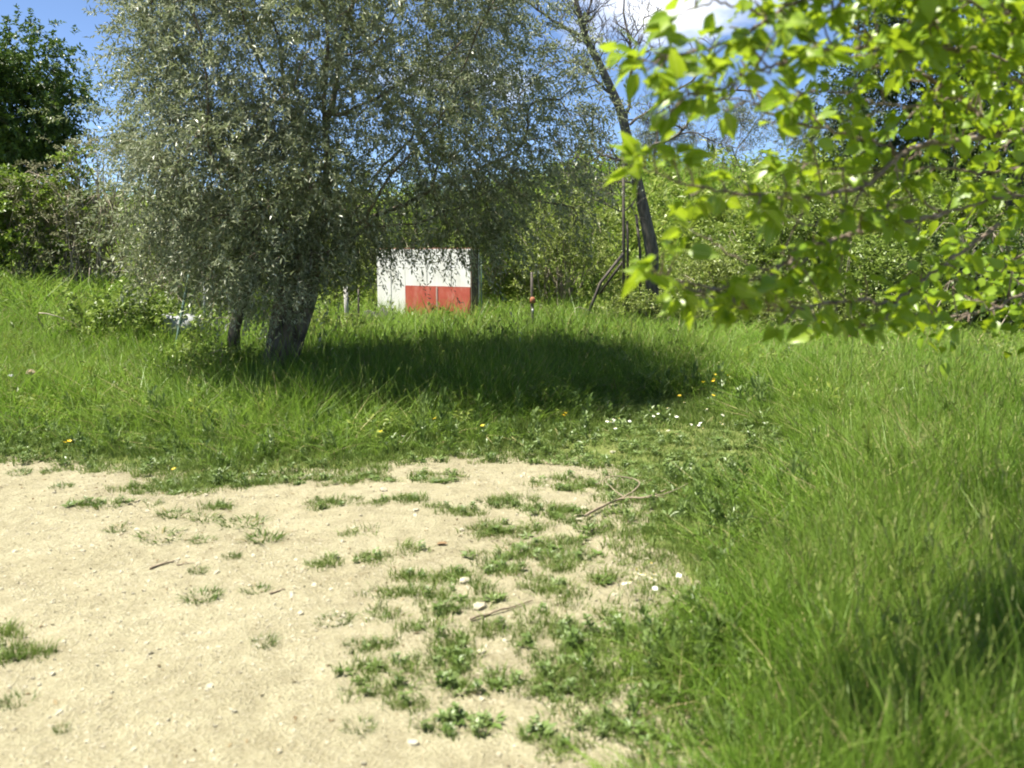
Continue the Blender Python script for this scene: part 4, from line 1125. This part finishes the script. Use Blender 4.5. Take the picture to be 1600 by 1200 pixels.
def stick_thing(name, label, cat, p0, p1, r, mat, group=None, sides=10, cap=None):
    p0, p1 = np.array(p0, float), np.array(p1, float)
    mb = MB(); mb.tube(np.array([p0 + (p1 - p0) * f for f in (0, .33, .66, 1)]), [r * 1.02, r, r, r * .97], sides)
    o = mb.build(name, M[mat], origin=p0); o.location = p0
    return tag(o, label, cat, group)
def on_ground(px, py, d):
    p = at(px, py, d); p[2] = tz(p[0], p[1]) - 0.1; return p
stick_thing('green_pole', 'thin upright green pole at the dark side of the white shed', 'pole', on_ground(753, 470, 16.4), at(752, 404, 16.4), .014, 'green_paint')
stick_thing('concrete_post', 'pale concrete post left of the white shed', 'post', on_ground(543, 505, 14.6), at(540, 448, 14.6), .042, 'concrete', sides=4)
stick_thing('iron_post', 'thin dark iron rod beside the pale concrete post', 'post', on_ground(560, 505, 14.5), at(560, 452, 14.5), .016, 'dark_iron')
stick_thing('leaning_pole', 'green metal pole leaning over the plastic sack', 'pole', on_ground(262, 540, 11.0), at(303, 388, 11.3), .018, 'pole_paint')
stick_thing('white_pole', 'short pale pole upright beside the grey hut', 'pole', on_ground(317, 490, 13.0), at(319, 446, 13.0), .018, 'galv')
# wire fence with a braced end post
f0 = on_ground(976, 480, 15.3); fence = thing('wire_fence', f0, 'wire fence with a tall braced grey pole near the bare tree', 'fence')
def fpart(name, pts, r, mat='galv', sides=8):
    mb = MB(); mb.tube(pts, r, sides); return mb.build(name, M[mat], fence, origin=f0)
topz = at(974, 222, 15.3)
fpart('post', [f0, (f0 + topz) / 2, topz], .026, 'dark_iron')
fpart('brace', [on_ground(900, 486, 15.0) + [0, 0, .1], at(938, 442, 15.15), at(974, 396, 15.25)], .026, 'dark_iron')
fpart('brace', [at(938, 458, 15.6), at(956, 432, 15.5), at(974, 408, 15.35)], .022, 'dark_iron')
fpart('post', [on_ground(982, 440, 15.7), at(981, 390, 15.7), at(980, 345, 15.7)], .022, 'dark_iron')
fpart('post', [on_ground(1003, 430, 15.7), at(1000, 390, 15.7), at(994, 335, 15.7)], .024, 'dark_iron')
e0 = on_ground(831, 440, 16.4); e1 = at(831, 425, 16.4); fpart('post', [e0, (e0 + e1) / 2, e1], .028, 'dark_iron')
for f in (0.2, 0.4, 0.6, 0.8, 0.97):
    a = f0 + (topz - f0) * (0.72 * f + .05) + [-.03, 0, 0]; b = e0 + (e1 - e0) * f
    fpart('wire', smooth_path([a, (a + b) / 2 - [0, 0, .03], b], 4), .0022, 'dark_iron', 5)
# grey concrete hut
h0 = at(325, 470, 17.6); g = tz(h0[0], 17.6) - .1
hut = thing('concrete_hut', (h0[0], 17.6, g), 'grey concrete hut half hidden behind the olive leaves', 'hut', rz=R(8))
part('wall', 'concrete', [((0, 0, .75), (1.5, .12, 1.5)), ((-.7, .7, .748), (.12, 1.27, 1.49)), ((.7, .7, .748), (.12, 1.27, 1.49)), ((0, 1.4, .746), (1.5, .12, 1.48))], hut)
part('roof', 'concrete', [((0, .7, 1.545), (1.75, 1.8, .09))], hut)
dr = part('door', 'old_wood', [((.12, -.075, .62), (.62, .03, 1.2))], hut); part('handle', 'dark_iron', [((.34, -.1, .62), (.03, .02, .12))], dr)

# lumpy shapes
def lump(name, label, cat, c, r, mat, seed, rough=0.25, group=None, sub=3, sq=1.0, rz=0.0):
    import bmesh
    bm = bmesh.new(); bmesh.ops.create_icosphere(bm, subdivisions=sub, radius=1.0)
    for v in bm.verts:
        d = v.co.normalized(); a = (abs(d.x) ** 4 + abs(d.y) ** 4 + abs(d.z) ** 4) ** -0.25
        w = 1 + (a - 1) * sq
        nzz = float(fbm(np.array([d.x * 2 + seed + d.z]), np.array([d.y * 2 - d.z * 1.7 + seed]), seed)[0]) - 0.5
        v.co = d * w * (1 + nzz * 2 * rough)
        v.co.x *= r[0]; v.co.y *= r[1]; v.co.z *= r[2]
    me = bpy.data.meshes.new(name); bm.to_mesh(me); bm.free(); me.materials.append(M[mat])
    me.polygons.foreach_set('use_smooth', [sub > 2] * len(me.polygons))
    o = link(name, me, loc=c); o.rotation_euler = (0, 0, rz); return tag(o, label, cat, group)
c = at(278, 504, 11.8); c[2] = max(at(278, 508, 11.8)[2], tz(c[0], c[1]) + .02)
sack = lump('plastic_sack', 'crumpled grey white plastic sack lying in the weeds', 'sack', c, (.27, .24, .15), 'plastic', 7.7, .22, sq=1.0)
mbk = MB(); mbk.tube([(.22, -.05, .0), (.28, -.06, -.02), (.31, -.07, -.03), (.35, -.08, -.02)], [.05, .022, .022, .045], 9, lobe=lambda a, t: 1 + .3 * np.sin(5 * a)); mbk.build('tied_neck', M['plastic'], sack)
c = at(588, 487, 16.4); c[2] = tz(c[0], c[1]) + .2
lump('grey_boulder', 'dark grey boulder at the lower corner of the white shed', 'rock', c, (.26, .25, .33), 'boulder', 8.1, .35, sq=.5)
# orange capped standpipe
p0 = on_ground(832, 495, 14.2)
pipe = thing('water_standpipe', p0, 'small rusty orange capped standpipe in the grass right of the shed', 'pipe')
zp = at(832, 464, 14.2)[2] - p0[2]
mb = MB(); mb.tube([(0, 0, 0), (0, 0, zp * .5), (0, 0, zp - .09)], .024, 10); mb.build('pipe', M['dark_iron'], pipe)
mb = MB(); mb.tube([(0, 0, zp - .10), (0, 0, zp - .085), (0, 0, zp - .03), (0, 0, zp)], [.035, .048, .046, .022], 12); mb.build('cap', M['orange'], pipe)
mb = MB(); mb.tube([(0, -.03, zp - .2), (0, -.08, zp - .2), (0, -.1, zp - .24)], [.018, .018, .014], 8); mb.build('spout', M['galv'], pipe)

# ------------------------------------------------------------------ small things on the ground
def gp(px, py):
    p = flat(px, py); return np.array([p[0], p[1], tz(p[0], p[1])])
for i, (px, py, r, lb) in enumerate([(958, 712, .035, 'white stone lying in the grass beyond the fallen twig'), (912, 800, .04, 'white stone at the grass edge just left of the fallen twig'),
        (600, 770, .045, 'pale flat stone in the middle of the bare ground by the far grass'), (905, 815, .03, 'small pale stone at the tip of the fallen twig'),
        (650, 802, .03, 'pale stone right of centre on the track beside thin tufts'), (470, 962, .024, 'pale stone left of the green patches on the open track'),
        (646, 1163, .028, 'white stone below the broad leaved weed at the bottom'), (752, 1018, .03, 'rounded stone between two grass patches near the long stick'),
        (338, 895, .022, 'white stone on the open track right of the dry stick'), (130, 862, .022, 'white stone alone on the open track at far left'),
        (750, 953, .05, 'pale lump of earth among the green patches'), (726, 912, .05, 'light clod between the weeds left of the long stick')]):
    p = gp(px, py); r *= 0.72; lump('stone', lb, 'stone', (p[0], p[1], p[2] + r * .2), (r, r * .75, r * .5), 'stone', 1.7 * i + 2, .45, 'stones on the track', sub=2, sq=.3, rz=i)

def twig_thing(name, label, pxl, r, lift=0.012, subs=()):
    base = gp(*pxl[0])
    mb = MB(); pts = np.array([gp(*p) + [0, 0, lift] for p in pxl]); path = smooth_path(pts, 5, 0.002)
    mb.tube(path, np.linspace(r, r * .45, len(path)), 7)
    for sl in subs:
        pp = smooth_path(np.array([gp(a, b) + [0, 0, h] for a, b, h in sl]), 5, 0.002); mb.tube(pp, np.linspace(r * .55, r * .2, len(pp)), 5)
    o = mb.build(name, M['stick'], origin=base); o.location = base
    return tag(o, label, 'stick')
twig_thing('fallen_branch', 'pale forked dry twig lying across the edge of the grass', [(915, 815), (945, 800), (975, 790), (1010, 788), (1050, 772)], .010, .03,
           [[(970, 791, .03), (1000, 772, .07), (960, 765, .09), (930, 772, .06)], [(975, 790, .03), (960, 785, .07), (945, 775, .10)], [(985, 790, .03), (1010, 797, .05), (1040, 795, .05)], [(1010, 788, .03), (1040, 790, .06), (1075, 778, .07)]])
twig_thing('dry_stick', 'short brown stick lying alone on the open track', [(235, 890), (255, 882), (272, 876)], .008, .008)
twig_thing('dry_stick', 'small dark stick beside the weeds in the middle of the track', [(422, 935), (434, 931), (446, 927)], .006, .006)
twig_thing('dry_stick', 'long thin stick lying between the green patches', [(735, 972), (770, 962), (800, 953), (832, 942)], .007, .012)
twig_thing('dry_stick', 'thin pale straw lying flat just right of the short brown stick', [(276, 883), (290, 882), (305, 881)], .004, .006)

# dry leaf
p = gp(690, 851)
me = bpy.data.meshes.new('dry_leaf'); vv = [(-.04, 0, .005), (-.02, .022, .02), (.02, .02, .022), (.05, 0, .012), (.02, -.02, .02), (-.02, -.022, .018), (0, 0, .006)]
me.from_pydata(vv, [], [(0, 6, 1), (1, 6, 2), (2, 6, 3), (3, 6, 4), (4, 6, 5), (5, 6, 0)]); me.materials.append(M['dry_leaf'])
dl = link('dry_leaf', me, loc=p); dl.scale = (.75, .75, .75)
tag(dl, 'curled orange brown dry leaf on the bare track', 'leaf')

ORD = ['leftmost', 'second from left', 'third from left', 'fourth from left', 'fifth from left', 'sixth from left', 'seventh from left', 'eighth from left', 'ninth from left', 'tenth from left',
       'eleventh from left', 'twelfth from left', 'thirteenth from left', 'fourteenth from left', 'third from right', 'second from right', 'rightmost']
def ordinal(k, n):
    if k == n - 1: return 'rightmost'
    if n > 8 and k == n - 2: return 'second from right'
    if n > 8 and k == n - 3: return 'third from right'
    return ORD[k]
# daisies, each a flower of its own
def daisy_mesh(s):
    v, f, mi = [], [], []
    n = 14
    for k in range(n):
        a = k / n * 6.283 + random.uniform(-.1, .1); i0 = len(v); r1 = random.uniform(.85, 1.1); dz = random.uniform(-.15, .15)
        for (rr, da) in ((.25, -.12), (.25, .12), (.75, .19), (r1, 0), (.75, -.19)):
            v.append((math.cos(a + da) * rr * .0125, math.sin(a + da) * rr * .0125, s + rr * dz * .012))
        f.append(tuple(range(i0, i0 + 5))); mi.append(0)
    i0 = len(v); v += [(math.cos(k * 1.047) * .0045, math.sin(k * 1.047) * .0045, s + .001) for k in range(6)] + [(0, 0, s + .004)]
    for k in range(6): f.append((i0 + k, i0 + (k + 1) % 6, i0 + 6)); mi.append(1)
    i0 = len(v); v += [(.0012, 0, -.02), (-.0006, .001, -.02), (-.0006, -.001, -.02), (.0012, 0, s), (-.0006, .001, s), (-.0006, -.001, s)]
    f += [(i0, i0 + 1, i0 + 4, i0 + 3), (i0 + 1, i0 + 2, i0 + 5, i0 + 4), (i0 + 2, i0, i0 + 3, i0 + 5)]; mi += [2] * 3
    me = bpy.data.meshes.new('daisy'); me.from_pydata(v, [], f)
    for m in ('petal', 'yellow', 'weed'): me.materials.append(M[m])
    me.polygons.foreach_set('material_index', mi); me.update(); return me
DM = [daisy_mesh(.09), daisy_mesh(.11), daisy_mesh(.13)]
DAISY = {'white daisy in the near clump at the track edge': [(1007, 920), (1025, 918), (1018, 921), (982, 928), (992, 930), (1006, 934), (1020, 931), (985, 935), (1045, 917), (1058, 922), (1000, 935)],
         'white daisy in the clump beside the white stone': [(950, 676), (955, 677), (962, 686), (959, 678), (947, 680), (983, 682), (985, 673)],
         'white daisy in the long clump on trodden grass': [(1009, 666), (1018, 666), (1032, 665), (1049, 662), (1071, 659), (1057, 670), (1094, 684), (1112, 670), (1119, 673), (1125, 676), (1131, 688), (1126, 685), (1098, 682), (1056, 698), (1048, 702), (1072, 684), (1098, 692)],
         'white daisy in the far clump by tall grass': [(1187, 640), (1195, 638), (1203, 642), (1190, 648), (1186, 650), (1221, 634), (1223, 643)],
         'white daisy of the pair on the verge': [(622, 705), (630, 704)],
         'white daisy of the pair by the olive shadow': [(852, 660), (858, 658)]}
for lb, pts in DAISY.items():
    for k_, (px, py) in enumerate(sorted(pts)):
        p = gp(px, py + 9)
        o = link('daisy', random.choice(DM), loc=p); s = random.uniform(.8, 1.15) * (0.85 + 0.06 * p[1])
        o.scale = (s, s, 1.1); o.rotation_euler = (random.uniform(.1, .5), random.uniform(-.3, .3), random.uniform(0, 6)); tag(o, lb + ', ' + ordinal(k_, len(pts)), 'daisy', 'white daisies in the short grass')
# yellow flowers
def yellow_mesh():
    v, f, mi = [], [], []
    for k in range(5):
        a = k * 1.2566; i0 = len(v); v += [(0, 0, .16), (math.cos(a - .5) * .009, math.sin(a - .5) * .009, .167), (math.cos(a) * .013, math.sin(a) * .013, .168), (math.cos(a + .5) * .009, math.sin(a + .5) * .009, .167)]; f.append((i0, i0 + 1, i0 + 2, i0 + 3)); mi.append(0)
    i0 = len(v); v += [(.0015, 0, -.02), (-.001, .001, -.02), (-.001, -.001, -.02), (0, 0, .16)]; f += [(i0, i0 + 1, i0 + 3), (i0 + 1, i0 + 2, i0 + 3), (i0 + 2, i0, i0 + 3)]; mi += [1] * 3
    me = bpy.data.meshes.new('buttercup'); me.from_pydata(v, [], f); me.materials.append(M['yellow']); me.materials.append(M['weed']); me.polygons.foreach_set('material_index', mi); me.update(); return me
YM = yellow_mesh()
for lb, pts in {'tiny yellow flower in the clump behind the daisies': [(1112, 602), (1119, 608), (1102, 616), (1131, 612), (1108, 628), (1064, 628), (1122, 620), (1096, 624)],
                'tiny yellow flower on the verge beyond the track': [(110, 704), (97, 710), (605, 690), (688, 668), (760, 678), (872, 662), (875, 658), (285, 752)],
                'tiny yellow flower in grass near the sack': [(270, 588), (238, 522), (232, 520), (313, 555)]}.items():
    for k_, (px, py) in enumerate(sorted(pts)):
        p = ground_at(px, py + 14); o = link('buttercup', YM, loc=p); s = 1.3 + .04 * p[1]; o.scale = (s, s, 1.6 if p[1] > 8.5 else 1.0); o.rotation_euler = (.3, 0, random.uniform(0, 6)); tag(o, lb + ', ' + ordinal(k_, len(pts)), 'flower', 'small yellow flowers')
# pink flower and pale seed heads
def blob_flower(name, label, px, py, d, r, mat, petals):
    p = at(px, py, d); g = tz(p[0], p[1]); b = np.array([p[0], p[1], g])
    t = thing(name, b, label, 'flower'); h = p[2] - g
    mb = MB(); mb.tube([(0, 0, 0), (.01, 0, h * .5), (0, 0, h)], [.004, .003, .003], 5); mb.build('stem', M['weed'], t)
    n = petals; D = rand_dir(n); D[:, 2] = np.abs(D[:, 2]) * .8
    v, tr = leaf_quads(np.zeros((n, 3)) + [0, 0, h], D, rand_dir(n), r, r * .7)
    link('petals', mesh_np('petals', v, tr, M[mat]), t)
blob_flower('pink_flower', 'single pink flower in the meadow under the pear boughs', 1332, 523, 7.6, .05, 'pink', 26)
blob_flower('seed_head', 'pale cream seed head standing in the grass at far left', 48, 583, 8.6, .045, 'cream', 60)
blob_flower('white_flower', 'small white flower beside the cream seed head', 16, 588, 8.6, .03, 'petal', 20)
blob_flower('white_flower', 'small white flower in the grass in front of the olive trunk', 310, 603, 8.8, .03, 'petal', 20)

# tufts that stand alone on the track
TF = [blades(170, 0.02, 0.07, 0.006, 0.062, 1.1, 3, 0.0, SM, 0.05) for i in range(4)]
for i, (px, py, w, lb) in enumerate([(250, 831, 36, 'dark round grass tuft, the thickest one alone on the open track'), (272, 799, 25, 'flat grass tuft just behind the thickest tuft'), (321, 804, 26, 'grass tuft second from the thickest tuft towards the bushes'),
        (380, 810, 34, 'wide thin grass tuft at the right end of the row behind the dry stick'), (316, 837, 20, 'small tuft right of the thickest tuft'), (412, 836, 32, 'pale sparse tuft at the right end of the middle row'), (362, 867, 14, 'tiny pale tuft in the middle of the open track'),
        (309, 888, 16, 'tiny flat tuft at the end of the short brown stick'), (318, 932, 30, 'low grey green tuft in the middle of the open track'), (400, 921, 22, 'little scattered tuft next to the small dark stick'),
        (413, 1004, 22, 'lone small tuft left of the big green patches'), (523, 967, 28, 'spiky tuft at the left end of the big green patches'), (562, 1132, 26, 'upright grass tuft at the bottom left of the broad leaved weed'),
        (556, 1008, 22, 'loose tuft just above the largest green patch'), (80, 733, 15, 'small tuft by the far verge near the left edge, right one of two'), (30, 735, 18, 'small tuft by the far verge near the left edge, left one of two'), (97, 758, 16, 'flat tuft in front of the two small verge tufts'),
        (168, 786, 24, 'thin tuft at the left end of the row behind the dry stick'), (186, 820, 20, 'small brownish tuft left of the thickest tuft'), (28, 1092, 26, 'round tuft near the left edge at the bottom'), (97, 1136, 14, 'tiny sparse tuft near the bottom left corner')]):
    p = gp(px, py + 4); me = TF[i % 4]; sx = w / FPX * p[1] / 0.068
    o = link('grass_tuft', me, loc=(p[0], p[1], p[2])); o.scale = (sx, sx * 1.15, min(1.1, .55 + .35 * sx)); o.rotation_euler = (0, 0, i * 1.9); tag(o, lb, 'grass tuft', 'grass tufts standing alone on the track')
